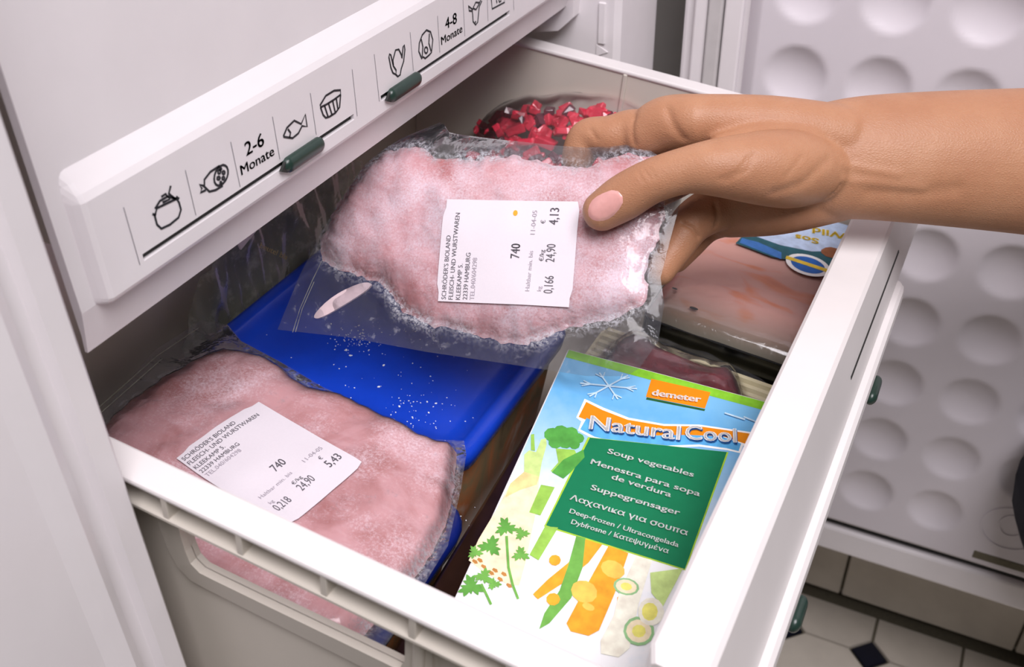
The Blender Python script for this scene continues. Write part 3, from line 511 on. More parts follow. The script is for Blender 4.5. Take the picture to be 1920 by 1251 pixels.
BOXTEXT=[["demeter","white",[[0.0479,-0.0034],[0.0723,0.0003]],0.00392],["Natural","white",[[0.0245,-0.0342],[0.0684,-0.0257]],0.00679],["Cool","white",[[0.0709,-0.0242],[0.0948,-0.0179]],0.00679],["Soup vegetables","white",[[0.0373,-0.0451],[0.0799,-0.0445]],0.00313],["Menestra para sopa","white",[[0.0315,-0.0537],[0.0853,-0.054]],0.00313],["de verdura","white",[[0.0435,-0.0586],[0.0727,-0.059]],0.00313],["Suppegrønsager","white",[[0.0361,-0.0676],[0.0791,-0.0671]],0.00313],["Λαχανικα για σουπα","white",[[0.0286,-0.0762],[0.0851,-0.0762]],0.00313],["Deep-frozen / Ultracongelada","white",[[0.0307,-0.0831],[0.0829,-0.0834]],0.00261],["Dybfrosne / Κατεψυγμένα","white",[[0.0334,-0.0883],[0.0794,-0.088]],0.00261]]

# ---------------------------------------------------------------- the setting: floor, wall, skirting
def structure(o):
    o['kind'] = 'structure'
    return o
FZ = -0.80
floor = structure(box('floor', -0.45, 1.35, -0.9, 0.745, FZ - 0.05, FZ - 0.004, 'grout'))
pitch, ins = 0.1, 0.0215
def octagon_mesh():
    h = pitch / 2 - 0.0012; c = ins + 0.001
    P = [(-h + c, -h), (h - c, -h), (h, -h + c), (h, h - c), (h - c, h), (-h + c, h), (-h, h - c), (-h, -h + c)]
    b = bmesh.new()
    lo = [b.verts.new((x, y, -0.004)) for x, y in P]; mid = [b.verts.new((x, y, -0.001)) for x, y in P]
    hi = [b.verts.new((x * .985, y * .985, 0)) for x, y in P]
    for A, B in ((lo, mid), (mid, hi)):
        for i in range(8):
            b.faces.new((A[i], A[(i + 1) % 8], B[(i + 1) % 8], B[i]))
    b.faces.new(hi)
    me = bpy.data.meshes.new('floor_tile'); b.to_mesh(me); b.free()
    return me
def insert_mesh():
    h = ins - 0.0006
    P = [(-h, 0), (0, -h), (h, 0), (0, h)]
    b = bmesh.new()
    lo = [b.verts.new((x, y, -0.004)) for x, y in P]; hi = [b.verts.new((x * .96, y * .96, 0)) for x, y in P]
    for i in range(4):
        b.faces.new((lo[i], lo[(i + 1) % 4], hi[(i + 1) % 4], hi[i]))
    b.faces.new(hi)
    me = bpy.data.meshes.new('floor_insert'); b.to_mesh(me); b.free()
    return me
om, im = octagon_mesh(), insert_mesh()
om.materials.append(M['floor_white']); im.materials.append(M['floor_dark'])
for i in range(-4, 11):
    for j in range(-8, 1):
        # inserts stand on the tile corners; the row against the wall is cut short
        cx, cy = 0.208 + i * pitch, 0.659 + j * pitch
        t = link('floor_insert', im, None, floor); t.location = (cx, cy, FZ)
        t = link('floor_tile', om, None, floor); t.location = (cx + pitch / 2, cy - pitch / 2, FZ)
hb = bmesh.new()
hh, cc = pitch / 2 - 0.0012, ins + 0.001
pf = [(-hh + cc, 0.001), (hh - cc, 0.001), (hh, cc), (hh, 0.058), (-hh, 0.058), (-hh, cc)]
lo = [hb.verts.new((x, y, -0.004)) for x, y in pf]; hi = [hb.verts.new((x * .985, y, 0)) for x, y in pf]
for i in range(6):
    hb.faces.new((lo[i], lo[(i + 1) % 6], hi[(i + 1) % 6], hi[i]))
hb.faces.new(hi)
hm = bpy.data.meshes.new('cut_floor_tile'); hb.to_mesh(hm); hb.free(); hm.materials.append(M['floor_white'])
for i in range(-4, 11):
    t = link('cut_floor_tile', hm, None, floor); t.location = (0.258 + i * pitch, 0.659, FZ)

wall_far = structure(box('wall_far', -0.45, 1.35, 0.745, 0.80, FZ - 0.05, 0.9, 'wall'))
base = structure(box('baseboard_far', -0.45, 1.35, 0.728, 0.745, FZ + 0.018, FZ + 0.17, 'grout'))
for k in range(-4, 5):
    x = 0.2585 + k * 0.2
    t = box('baseboard_tile', x + 0.0015, x + 0.1985, 0.7195, 0.728, FZ + 0.018, FZ + 0.17, 'floor_white', base, 0.0012, 1)

# ---------------------------------------------------------------- freezer cabinet and its open door
fr = thing('freezer', 'white freezer cabinet with its dimpled door swung open on the far side', 'freezer', (0, 0, FZ))
fr_off = Vector((0, 0, -FZ))
def fpart(o):
    o.location = fr_off
    return o
prof = [(-0.44, -0.0215), (0.010, -0.0215), (0.0285, -0.0225), (0.030, -0.024), (0.030, -0.0325), (0.0262, -0.0345), (0.0262, -0.0400),
        (0.0305, -0.0420), (0.0330, -0.0465), (0.0318, -0.0510), (0.0300, -0.0560), (0.0295, -0.135), (0.0250, -0.140), (-0.44, -0.140)]
fpart(prism('side_wall', [[(x, y, z) for x, y in prof] for z in (-0.72, 0.62)], 'white', fr))
prof2 = [(-0.44, 0.474), (0.022, 0.474), (0.0270, 0.477), (0.0270, 0.552), (0.024, 0.562), (0.010, 0.566), (0.010, 0.60), (-0.44, 0.60)]
fw = fpart(prism('side_wall', [[(x, y, z) for x, y in prof2] for z in (-0.72, 0.62)], 'white', fr))
g = box('guide_rib', 0.0105, 0.0160, 0.4725, 0.4745, -0.036, -0.006, 'white', fw, 0.0007, 2)
tri = [(0.0095, -0.037), (0.0185, -0.0415), (0.0095, -0.0455)]
prism('arrow_mark', [[(x, 0.4745, z) for x, z in tri], [(x * 1 - 0.0, 0.4732, z) for x, z in tri]], 'white', fw)
fpart(box('back_panel', -0.46, -0.43, -0.140, 0.60, -0.72, 0.62, 'white', fr))
fpart(box('base_panel', -0.44, -0.01, -0.02, 0.48, -0.72, -0.69, 'white', fr))
fpart(box('top_panel', -0.46, 0.03, -0.140, 0.60, 0.62, 0.66, 'white', fr))
# drawer rail bracket under the closed drawer
br = [(-0.055, 0.010), (-0.004, 0.004), (-0.005, -0.016), (-0.016, -0.0265), (-0.034, -0.0300), (-0.055, -0.026)]
fpart(prism('rail_bracket', [[(x, 0.462, z) for x, z in br], [(x, 0.474, z) for x, z in br]], 'white', fr))

# door: shell, liner with moulded dimples, gasket
DY = 0.55
door = fpart(box('door', 0.046, 0.66, DY + 0.013, DY + 0.070, -0.546, 0.60, 'white', fr, 0.003, 2))
NX, NZ = 190, 330
lx0, lx1, lz0, lz1 = 0.108, 0.62, -0.499, 0.42
dimp = [(0.1405 + 0.0607 * i, -0.0045 + 0.0638 * j) for i in range(-1, 8) for j in range(-7, 7)]
dimp = [(x, z) for x, z in dimp if lx0 + 0.026 < x < lx1 - 0.02 and lz0 + 0.03 < z and not (0.36 < x < 0.41 and z < -0.43)]
Dm = np.array(dimp)
V, F = [], []
for j in range(NZ + 1):
    for i in range(NX + 1):
        x = lx0 + (lx1 - lx0) * i / NX; z = lz0 + (lz1 - lz0) * j / NZ
        r = np.min(np.hypot(Dm[:, 0] - x, Dm[:, 1] - z)) / 0.0232
        d = 0.0
        if r < 1.06:
            t = max(0.0, 1 - r * r)
            d = 0.0066 * t ** 0.9 if r < 1 else 0.0
        V.append((x, DY + d, z))
n0 = len(V)
for j in range(NZ):
    for i in range(NX):
        a = j * (NX + 1) + i
        F.append((a, a + 1, a + NX + 2, a + NX + 1))
# sloping skirt back to the door shell
ring = [i for i in range(NX + 1)] + [j * (NX + 1) + NX for j in range(1, NZ + 1)] + [NZ * (NX + 1) + i for i in range(NX - 1, -1, -1)] + [j * (NX + 1) for j in range(NZ - 1, 0, -1)]
cx, cz = (lx0 + lx1) / 2, (lz0 + lz1) / 2
for k in ring:
    x, y, z = V[k]
    sx = -0.0105 if x < lx0 + 1e-6 else (0.0105 if x > lx1 - 1e-6 else 0); sz = -0.004 if z < lz0 + 1e-6 else (0.004 if z > lz1 - 1e-6 else 0)
    V.append((x + sx, DY + 0.0132, z + sz))
for q in range(len(ring)):
    p = (q + 1) % len(ring)
    F.append((ring[q], ring[p], n0 + p, n0 + q))
liner = mesh('door_liner', V, F, 'liner', door, True)
for a, (x0, x1) in enumerate(((0.056, 0.0665), (0.0675, 0.0785), (0.0795, 0.094))):
    box('gasket', x0, x1, DY + 0.004 + 0.003 * (a != 1), DY + 0.0135, -0.50, 0.42, 'gasket' if a == 1 else 'white', door, 0.0016, 2)
box('gasket', 0.056, 0.64, DY + 0.0105, DY + 0.0135, -0.513, -0.5045, 'slot', door, 0.0005, 1)
box('bottom_rail', 0.050, 0.65, DY + 0.004, DY + 0.0135, -0.545, -0.514, 'white', door, 0.003, 2)
box('drip_slot', 0.363, 0.415, DY - 0.0006, DY + 0.004, -0.4935, -0.4835, 'grout', door, 0.001, 1)
VV, FF = ribbons([[(0.385 + 0.024 * math.cos(a), -0.447 + 0.024 * math.sin(a)) for a in np.linspace(0, 2 * math.pi, 33)],
                  [(0.385 + 0.010 * math.cos(a), -0.443 + 0.012 * math.sin(a)) for a in np.linspace(0.6, 5.6, 20)]], 0.0016)
b = bmesh.new()
bv = [b.verts.new((v.x, DY - 0.0007, v.y)) for v in VV]
fs = [b.faces.new([bv[i] for i in f]) for f in FF]
ex = bmesh.ops.extrude_face_region(b, geom=fs)
for v in ex['geom']:
    if isinstance(v, bmesh.types.BMVert):
        v.co.y += 0.001
bm_obj('moulded_emblem', b, 'liner', door)

# ---------------------------------------------------------------- the closed upper drawer with storage-time pictograms
ud = thing('closed_drawer', 'closed freezer drawer whose front carries pictograms, storage months and two green sliders', 'drawer', (0, 0, 0))
pf = [(-0.010, -0.008), (-0.0062, 0.011), (-0.0060, 0.30), (-0.0100, 0.30), (-0.0105, 0.0), (-0.0115, -0.008)]
panel = prism('front_panel', [[(x, y, z) for x, z in pf] for y in (0.0073, 0.4715)], 'white', ud)
spf = [(-0.0080, 0.0665), (-0.0061, 0.0652), (-0.0035, 0.0605), (-0.0012, 0.0565), (0.0, 0.0535), (0.0, 0.0135), (-0.0006, 0.0120), (-0.0018, 0.0110), (-0.0080, 0.0105)]
ssec = []
for y, q in ((0.0135, 0.10), (0.0150, 0.55), (0.0165, 0.88), (0.0185, 1.0), (0.4600, 1.0), (0.4640, 0.5), (0.4650, 0.1)):
    ssec.append([(-0.0080 + (x + 0.0080) * (q if x > -0.0079 else 1), y, 0.0345 + (z - 0.0345) * (0.95 + 0.05 * q)) for x, z in spf])
strip = prism('label_strip', ssec, 'white', ud)
slots = [(0.0361, 0.1815), (0.2060, 0.3530)]
cut(strip, [box('cutter', -0.0062, 0.01, a, b_, 0.0196, 0.0226, 'slot') for a, b_ in slots])
for a, b_ in slots:
    box('slider_slot', -0.0060, -0.0022, a - 0.0002, b_ + 0.0002, 0.0192, 0.0230, 'slot', ud)
def capsule(name, y0, y1, z, x, r, mat, parent):
    sec = []
    for k in range(9):
        t = k / 8
        yy = y0 + (y1 - y0) * t
        e = min(yy - y0, y1 - yy)
        rr = r * math.sqrt(max(0.05, 1 - max(0, (r - e) / r) ** 2))
        sec.append((yy, rr))
    secs = []
    ys = [y0, y0 + r * .12, y0 + r * .35, y0 + r * .7, y0 + r, y1 - r, y1 - r * .7, y1 - r * .35, y1 - r * .12, y1]
    for yy in ys:
        e = min(yy - y0, y1 - yy); rr = r * math.sqrt(max(0.06, 1 - (max(0, r - e) / r) ** 2))
        secs.append([(x + 0.75 * rr * math.cos(a) , yy, z + rr * math.sin(a)) for a in np.linspace(0, 2 * math.pi, 15)[:-1]])
    return prism(name, secs, mat, parent, True)
for y0, y1, z in ((0.1232, 0.1530, 0.0201), (0.2112, 0.2424, 0.0199)):
    s = capsule('slider', y0, y1, z, 0.0012, 0.0038, 'dgreen', ud)
    s['label'] = 'dark green slider'
    prism('slider_pointer', [[(0.0006, y0 - 0.003, z - 0.0005), (0.0006, y0 + 0.001, z - 0.0028), (0.0006, y0 + 0.001, z + 0.0025)], [(0.002, y0 - 0.003, z - 0.0005), (0.002, y0 + 0.001, z - 0.0028), (0.002, y0 + 0.001, z + 0.0025)]], 'slot', s)
def on_strip(name, VV, FF, mat='ink'):
    # printed on the strip face: local (y, z) plane, facing out of the freezer
    return mesh(name, [(0.00015, v[0], v[1]) for v in VV], FF, mat, ud, fix=False)
for k, polys in ICONS.items():
    on_strip('pictogram_' + k, *ribbons(polys, 0.00105))
for d in DIVIDERS:
    on_strip('divider_line', *ribbons([d], 0.00035), mat='inkgrey')
for s, p0, p1, h in (('2-6', (0.1022, 0.0348), (0.1146, 0.0348), 0.0062), ('Monate', (0.0971, 0.0281), (0.1198, 0.0278), 0.0046),
                     ('4-8', (0.2742, 0.0352), (0.2872, 0.0350), 0.0062), ('Monate', (0.2688, 0.0283), (0.2928, 0.0281), 0.0046)):
    VV, FF = text_on(s, p0, p1, h, 0.016)
    on_strip('lettering', VV, FF)
box('drawer_tub', -0.40, -0.0098, 0.045, 0.463, 0.004, 0.21, 'tub_shaded', ud, 0.003, 1)

# ---------------------------------------------------------------- the open lower drawer (pulled out, sagging forward)
SAG = math.atan(0.11)
DLOC, DROT = (0, 0, -0.035), (0, SAG, 0)
DMAT = Matrix.Translation(DLOC) @ Matrix.Rotation(SAG, 4, 'Y')
dr = thing('open_drawer', 'white freezer drawer pulled open, packed with frozen food', 'drawer', DLOC, DROT)
X0, X1, Y0, Y1, ZB = -0.122, 0.240, -0.005, 0.441, -0.205
nw = box('side_panel', X0, X1, -0.0085, -0.0055, ZB, -0.001, 'tub_shaded', dr, 0.0005, 1)
wp = smooth_poly([(0.0385, -0.0145), (0.0395, -0.036), (0.0425, -0.0490), (0.056, -0.0490), (0.13, -0.0468), (0.1405, -0.0470), (0.1405, -0.0145)], 1)
c = prism('cutter', [[(x, -0.02, z) for x, z in wp], [(x, 0.01, z) for x, z in wp]], None, dr)
cut(nw, [c])
def ring_plate(name, inner, outer, y0, y1, mat, parent):
    n = len(inner); V = [(x, y0, z) for x, z in inner] + [(x, y0 + 0.0012, z) for x, z in outer] + [(x, y1, z) for x, z in inner] + [(x, y1, z) for x, z in outer]
    F = []
    for i in range(n):
        k = (i + 1) % n
        F += [(i, k, n + k, n + i), (n + i, n + k, 3 * n + k, 3 * n + i), (i, 2 * n + i, 2 * n + k, k)]
    return mesh(name, V, F, mat, parent)
wc = (0.09, -0.032)
inner = smooth_poly([(0.0385, -0.0165), (0.0395, -0.036), (0.0425, -0.0490), (0.056, -0.0490), (0.13, -0.0468), (0.1405, -0.0470), (0.1405, -0.0165)], 1)
outer = smooth_poly([(0.0265, -0.0160), (0.0275, -0.040), (0.0345, -0.0595), (0.052, -0.0602), (0.13, -0.0590), (0.1525, -0.0590), (0.1500, -0.0160)], 1)
ring_plate('window_frame', inner, outer, -0.0118, -0.0080, 'tub_shaded', dr)
box('rim', X0, X1 + 0.004, -0.0185, -0.0045, -0.0032, 0.0, 'white2', dr, 0.0012, 2)
box('ledge', X0, X1, -0.0185, -0.0060, -0.0155, -0.0128, 'tub_shaded', dr, 0.0007, 1)
for x in (-0.06, -0.02, 0.0050, 0.0408, 0.0747, 0.1110, 0.1467, 0.183):
    box('rib', x - 0.0014, x + 0.0014, -0.0182, -0.0058, -0.0132, -0.0025, 'tub_shaded', dr, 0.0003, 1)
box('stiffener', 0.1440, 0.1485, -0.0135, -0.0070, -0.12, -0.0150, 'tub_shaded', dr, 0.0012, 2)
box('side_panel', X0, X1, 0.4412, 0.4442, ZB, -0.001, 'tub_shaded', dr, 0.0005, 1)
box('rim', X0, X1 - 0.006, 0.4402, 0.4545, -0.0032, 0.0, 'white2', dr, 0.0012, 2)
box('rib', 0.0440, 0.0470, 0.4396, 0.4414, -0.12, -0.0025, 'tub_shaded', dr, 0.0006, 1)
box('back_wall', X0 - 0.003, X0, -0.0085, 0.4442, ZB, -0.001, 'tub_shaded', dr, 0.0005, 1)
box('rim', X0 - 0.010, X0 + 0.001, -0.0185, 0.4545, -0.0032, 0.0, 'white2', dr, 0.0012, 2)
box('drawer_floor', X0, X1, -0.0070, 0.4430, ZB - 0.003, ZB, 'tub_shaded', dr)
# front: lofted profile, the far end curving back
fp = [(0.2225, 0.0030), (0.2239, 0.0042), (0.2425, 0.0042), (0.2445, 0.0028), (0.2570, -0.035), (0.2600, -0.200), (0.2540, -0.2075), (0.2470, -0.202), (0.2415, -0.016), (0.2400, -0.0125), (0.2230, -0.0120)]
yaw = lambda y: (y - 0.13) * 0.012
secs = []
for y in [0.0030, 0.0036, 0.0055, 0.009] + list(np.linspace(0.02, 0.455, 12)) + [0.459, 0.4615, 0.4622]:
    inset = max(0.0, 0.009 - y, y - 0.456) * 0.45
    secs.append([(x + yaw(y) - (inset if x > 0.238 else -inset if x < 0.2299 else 0), y, z - inset * 0.7 * (z > 0)) for x, z in fp])
front = prism('front_panel', secs, 'white2', dr)
sp = [(0.2540, -0.0362), (0.2600, -0.0366), (0.2620, -0.0382), (0.2630, -0.0420), (0.2634, -0.0820), (0.2605, -0.0880), (0.2540, -0.0900)]
secs = []
for y in (0.0080, 0.0086, 0.010, 0.334, 0.3395, 0.342):
    q = 0.75 if y in (0.008, 0.342) else (0.93 if y in (0.0086, 0.3395) else 1.0)
    secs.append([(0.2540 + yaw(y) + (x - 0.2540) * q, y, -0.062 + (z + 0.062) * (0.92 + 0.08 * q)) for x, z in sp])
prism('label_strip', secs, 'white2', dr)
# narrow slit in the sloping face of the front
sl = lambda z, y: 0.2445 + yaw(y) + (0.2570 - 0.2445) * (-z + 0.0028) / 0.0378
prism('handle_slit', [[(sl(-0.0183, y) - 0.002, y, -0.0183), (sl(-0.0183, y) + 0.00025, y, -0.0183), (sl(-0.0199, y) + 0.00025, y, -0.0199), (sl(-0.0199, y) - 0.002, y, -0.0199)] for y in (0.2126, 0.3433)], 'slot', dr)
for y0, y1 in ((0.251, 0.273), (0.088, 0.107)):
    s = capsule('slider', y0, y1, -0.058, 0.2648 + yaw(y0), 0.0042, 'dgreen', dr)
    s['label'] = 'dark green slider'

# ---------------------------------------------------------------- helpers for packed food
def lumpy_bag(parent, outline, meat, hmax, seed, film_name, meat_name, fmat, mmat, bend=None, back=0.35, step=0.0028, fall=0.006, rough=0.0012, ragged=0.0012):
    """meat slab and the film sealed round it, as height fields over local XY"""
    ol = list(outline)
    mt = smooth_poly(meat, 1)
    mt = dense(mt, 0.0016)
    mt = [(x + ragged * nz(x * 240, y * 240, seed), y + ragged * nz(x * 240, y * 240, seed + 50)) for x, y in mt]
    bend = bend or (lambda x, y: 0.0)
    def relief(x, y):
        return rough * (nz(x * 38, y * 38, seed) + 0.5 * nz(x * 90, y * 90, seed + 3))
    P, F = tri_sheet(mt, step)
    sd = poly_sd(mt, P)
    n = len(P)
    prof = lambda d: 1 - math.exp(-max(d, 0) / fall) if d > 0 else 0.0
    top = [(x, y, hmax * prof(d) + relief(x, y) * min(1, max(0, d) / 0.004) + bend(x, y)) for (x, y), d in zip(P, sd)]
    bot = [(x, y, -hmax * back * prof(d) + bend(x, y) - 0.0002) for (x, y), d in zip(P, sd)]
    me = mesh(meat_name, top + bot, F + [tuple(n + i for i in f[::-1]) for f in F], mmat, parent, True, fix=False)
    P2, F2 = tri_sheet(ol, step)
    sdm = poly_sd(mt, P2); sdo = poly_sd(ol, P2); n2 = len(P2)
    def fh(x, y, dm, do):
        edge = min(1.0, max(0.0, do) / 0.009)
        if dm > 0:
            return hmax * prof(dm) + relief(x, y) * min(1, dm / 0.004) + 0.0007
        else:
            w = nz(x * 70, y * 70, seed + 9)
            h = (0.0007 + 0.0016 * max(0, 1 + dm / 0.010) + 0.0022 * abs(w) * edge)
        return h * (0.12 + 0.88 * edge)
    tf = [(x, y, fh(x, y, a, b_) + bend(x, y)) for (x, y), a, b_ in zip(P2, sdm, sdo)]
    bf = [(x, y, -back * fh(x, y, a, b_) - 0.0004 + bend(x, y)) for (x, y), a, b_ in zip(P2, sdm, sdo)]
    fo = mesh(film_name, tf + bf, F2 + [tuple(n2 + i for i in f[::-1]) for f in F2], fmat, parent, True, fix=False)
    fa = fo.data.attributes.new('frost', 'FLOAT', 'POINT')
    fv = [0.75 * math.exp(-(d / 0.0045) ** 2) * (0.35 + 0.65 * max(0, min(1, 0.5 + 1.6 * nz(x * 55, y * 55, seed + 21)))) for (x, y), d in zip(P2, sdm)]
    fa.data.foreach_set('value', fv + [0.0] * n2)
    pm = np.array(mt)
    def surf(x, y):
        d = float(poly_sd(mt, [(x, y)])[0]); e = float(poly_sd(ol, [(x, y)])[0])
        return fh(x, y, d, e) + bend(x, y)
    return me, fo, surf

LABEL_ROWS = [("SCHRÖDER'S BIOLAND", (.0044, .0011), (.0044, .0349), .0026, 0), ("FLEISCH- UND WURSTWAREN", (.0083, .0011), (.0083, .0472), .0026, 0),
              ("KLEEKAMP 5.", (.0124, .0012), (.0124, .0201), .0026, 0), ("22339 HAMBURG", (.0163, .0014), (.0163, .0260), .0026, 0),
              ("TEL.040/604298", (.0202, .0014), (.0202, .0235), .0026, 1), ("740", (.0428, .0240), (.0428, .0316), .0050, 2),
              ("Haltbar min. bis", (.0499, .0071), (.0499, .0282), .0023, 1), ("11-04-05", (.0501, .0367), (.0501, .0495), .0026, 1),
              ("kg", (.0560, .0074), (.0560, .0099), .0022, 1), ("€/kg", (.0558, .0230), (.0558, .0289), .0024, 0), ("€", (.0550, .0425), (.0550, .0444), .0024, 0)]
def price_label(parent, origin, angle, surf, weight, price, w=0.0710, h=0.0546):
    ca, sa = math.cos(angle), math.sin(angle)
    def pl(x, y):
        return (origin[0] + ca * x - sa * y, origin[1] + sa * x + ca * y)
    nx, ny = 15, 12
    # smooth the surface below so the paper bridges the small dips
    g = np.array([[surf(*pl(w * i / nx, h * j / ny)) for i in range(nx + 1)] for j in range(ny + 1)])
    for _ in range(3):
        q = np.pad(g, 1, mode='edge'); g = np.maximum(g, (q[:-2, 1:-1] + q[2:, 1:-1] + q[1:-1, :-2] + q[1:-1, 2:]) / 4)
    def hz(x, y):
        u = min(max(x / w * nx, 0), nx - 1e-6); v = min(max(y / h * ny, 0), ny - 1e-6)
        i, j = int(u), int(v); a, b_ = u - i, v - j
        return (g[j, i] * (1 - a) * (1 - b_) + g[j, i + 1] * a * (1 - b_) + g[j + 1, i] * (1 - a) * b_ + g[j + 1, i + 1] * a * b_)
    notch = 0.0012
    xs = [w * i / nx for i in range(nx + 1)]; ys = [h * j / ny for j in range(ny + 1)]
    V, F = [], []
    for z_off in (0.0006, 0.0004):
        for j, y in enumerate(ys):
            for i, x in enumerate(xs):
                xx = x
                if i == 0 and 1 < j < ny - 1: xx = x - notch
                if i == nx and 1 < j < ny: xx = x + notch
                p = pl(xx, y); V.append((p[0], p[1], hz(x, y) + z_off))
    n = (nx + 1) * (ny + 1)
    for j in range(ny):
        for i in range(nx):
            a = j * (nx + 1) + i
            F.append((a, a + 1, a + nx + 2, a + nx + 1)); F.append((n + a, n + a + nx + 1, n + a + nx + 2, n + a + 1))
    lab = mesh('price_label', V, F, 'paper', parent, True, fix=False)
    lab['label'] = 'white paper price sticker'
    for s, p0, p1, cap, tone in LABEL_ROWS + [(weight, (.0620, .0065), (.0620, .0155), .0050, 3), ('24,90', (.0616, .0227), (.0616, .0320), .0050, 0), (price, (.0617, .0421), (.0617, .0510), .0050, 2)]:
        VV, FF = text_on(s, p0, p1, cap, 0.008 if tone == 2 else 0.0)
        mesh('lettering', [pl(v.x, v.y) + (hz(v.x, v.y) + 0.0009,) for v in VV], FF, ('thermal', 'thermal2', 'thermal', 'thermal')[tone], lab, fix=False)
    return lab, pl, hz

# ---------------------------------------------------------------- the bag of meat held in the hand
B1_AX = Matrix(((0.9707, 0.2021, 0.1300), (-0.2315, 0.6421, 0.7309), (0.0642, -0.7395, 0.6700))).transposed()
b1 = thing('meat_bag', 'clear vacuum bag of frosted pink meat held up by the hand, price 4,13', 'meat bag', (0.0716, 0.2060, -0.0539), B1_AX.to_euler(), 'vacuum bags of pink meat')
out1 = [(-0.1332, -0.0418), (-0.1228, -0.0121), (-0.1119, 0.0121), (-0.1007, 0.0327), (-0.0871, 0.0533), (-0.0723, 0.0695), (-0.0550, 0.0830), (-0.0500, 0.0800), (-0.0435, 0.0723), (-0.0280, 0.0690), (-0.0125, 0.0655), (0.0202, 0.0594), (0.0377, 0.0575), (0.0656, 0.0585), (0.0820, 0.0470), (0.0885, 0.0328), (0.0840, 0.0136), (0.0788, -0.0109), (0.0811, -0.0243), (0.0790, -0.0431), (0.0700, -0.0570), (0.0640, -0.0610), (0.0438, -0.0616), (0.0013, -0.0567), (-0.0433, -0.0518), (-0.0905, -0.0450)]
meat1 = [(-0.1128, -0.002), (-0.1075, 0.0182), (-0.0979, 0.0378), (-0.0834, 0.0573), (-0.0649, 0.0640), (-0.0519, 0.0594), (-0.0467, 0.0532), (-0.0268, 0.0532), (-0.0074, 0.0550), (0.0120, 0.0515), (0.0325, 0.0455), (0.0409, 0.0485), (0.0620, 0.0545), (0.0790, 0.0430), (0.0795, 0.0164), (0.0745, 0.0027), (0.0697, -0.0082), (0.0738, -0.0217), (0.0639, -0.0300), (0.0451, -0.0344), (0.0287, -0.0389), (0.0122, -0.0475), (-0.0052, -0.0452), (-0.0262, -0.0395), (-0.0444, -0.0376), (-0.0571, -0.0321), (-0.0624, -0.0234), (-0.0774, -0.0133), (-0.0937, -0.0090)]
def bend1(x, y):
    f = 1 / (1 + math.exp((x - 0.005) / 0.012))
    fold = 0.004 * math.exp(-((x + 0.047) / 0.006) ** 2) * max(0, y - 0.05) / 0.03
    return -17 * max(0, y - 0.045) ** 2 * f + fold
me1, fo1, surf1 = lumpy_bag(b1, out1, meat1, 0.0062, 11.3, 'film', 'meat', 'film1', 'meat1', bend1, 0.3, 0.0024, 0.0110, 0.0012, 0.0022)
lab1, pl1, hz1 = price_label(b1, (-0.0368, -0.0254), -0.0324, surf1, '0,166', '4,13')
sm = [pl1(0.0385 + 0.0013 * math.cos(a), 0.0478 + 0.0016 * math.sin(a)) for a in np.linspace(0, 2 * math.pi, 9)[:-1]]
st = flat('grease_spot', sm, hz1(0.0385, 0.0478) + 0.0009, 'p_gold', lab1); up_faces(st)
# a loose sliver of fat in the corner of the bag
sl = smooth_poly([(-0.112, -0.034), (-0.100, -0.022), (-0.082, -0.014), (-0.076, -0.0165), (-0.092, -0.027), (-0.108, -0.036)], 2)
mesh('fat_sliver', [(x, y, 0.0012) for x, y in sl] + [(x, y, -0.0004) for x, y in sl], [tuple(range(len(sl))), tuple(range(len(sl), 2 * len(sl)))[::-1]] + [(i, len(sl) + i, len(sl) + (i + 1) % len(sl), (i + 1) % len(sl)) for i in range(len(sl))], 'fat', b1)
# pressed seal along the left edge
sv, sf = ribbons([[(-0.1232, -0.0432), (-0.1195, -0.030), (-0.1130, -0.0145), (-0.1080, -0.002)], [(-0.1215, -0.0430), (-0.1180, -0.030), (-0.1118, -0.0150)]], 0.0005)
mesh('seal_line', [(v.x, v.y, surf1(v.x, v.y) + 0.0004) for v in sv], sf, 'film_dark', b1, fix=False)

# ---------------------------------------------------------------- the bag of meat lying in the drawer
b2 = thing('meat_bag', 'clear vacuum bag of pink sliced meat lying by the drawer rim, price 5,43', 'meat bag', DMAT @ Vector((0, 0, -0.083 - 0.012)), DROT, 'vacuum bags of pink meat')
out2 = [(-0.0900, 0.0550), (-0.1030, 0.1200), (-0.1000, 0.1560), (-0.0870, 0.1640), (-0.0709, 0.1560), (-0.0404, 0.1525), (-0.0072, 0.1470), (0.0288, 0.1445), (0.0615, 0.1400), (0.0803, 0.1500), (0.0860, 0.1420), (0.0954, 0.1190), (0.1074, 0.0839), (0.1095, 0.0528), (0.1110, 0.0250), (0.1084, 0.0060), (0.0871, 0.0010), (0.0235, 0.0010), (-0.0396, 0.0040), (-0.0860, 0.0200)]
meat2 = [(-0.0820, 0.0400), (-0.0859, 0.0920), (-0.0760, 0.1300), (-0.0693, 0.1440), (-0.0376, 0.1478), (-0.0132, 0.1390), (0.0101, 0.1437), (0.0422, 0.1418), (0.0673, 0.1379), (0.0787, 0.1447), (0.0885, 0.1250), (0.0951, 0.1112), (0.1022, 0.0871), (0.1039, 0.0567), (0.1017, 0.0360), (0.0980, 0.0085), (0.0747, 0.0030), (0.0176, 0.0030), (-0.0400, 0.0080), (-0.0780, 0.0200)]
def bend2(x, y):
    # the flap stands up along the back wall, the near edge turns down
    return 0.25 * max(0, -0.088 - x) + 0.0 - 6.0 * max(0, 0.022 - y) ** 2
me2, fo2, surf2 = lumpy_bag(b2, out2, meat2, 0.0120, 47.7, 'film', 'meat', 'film2', 'meat2', bend2, 0.3, 0.003, 0.004, 0.0016, 0.0010)
lab2, pl2, hz2 = price_label(b2, (-0.0284, 0.0546), -0.1415, surf2, '0,218', '5,43')
sv, sf = ribbons([[(-0.0955, 0.063), (-0.0985, 0.118), (-0.0960, 0.150)], [(-0.0925, 0.062), (-0.0950, 0.118)]], 0.0005)
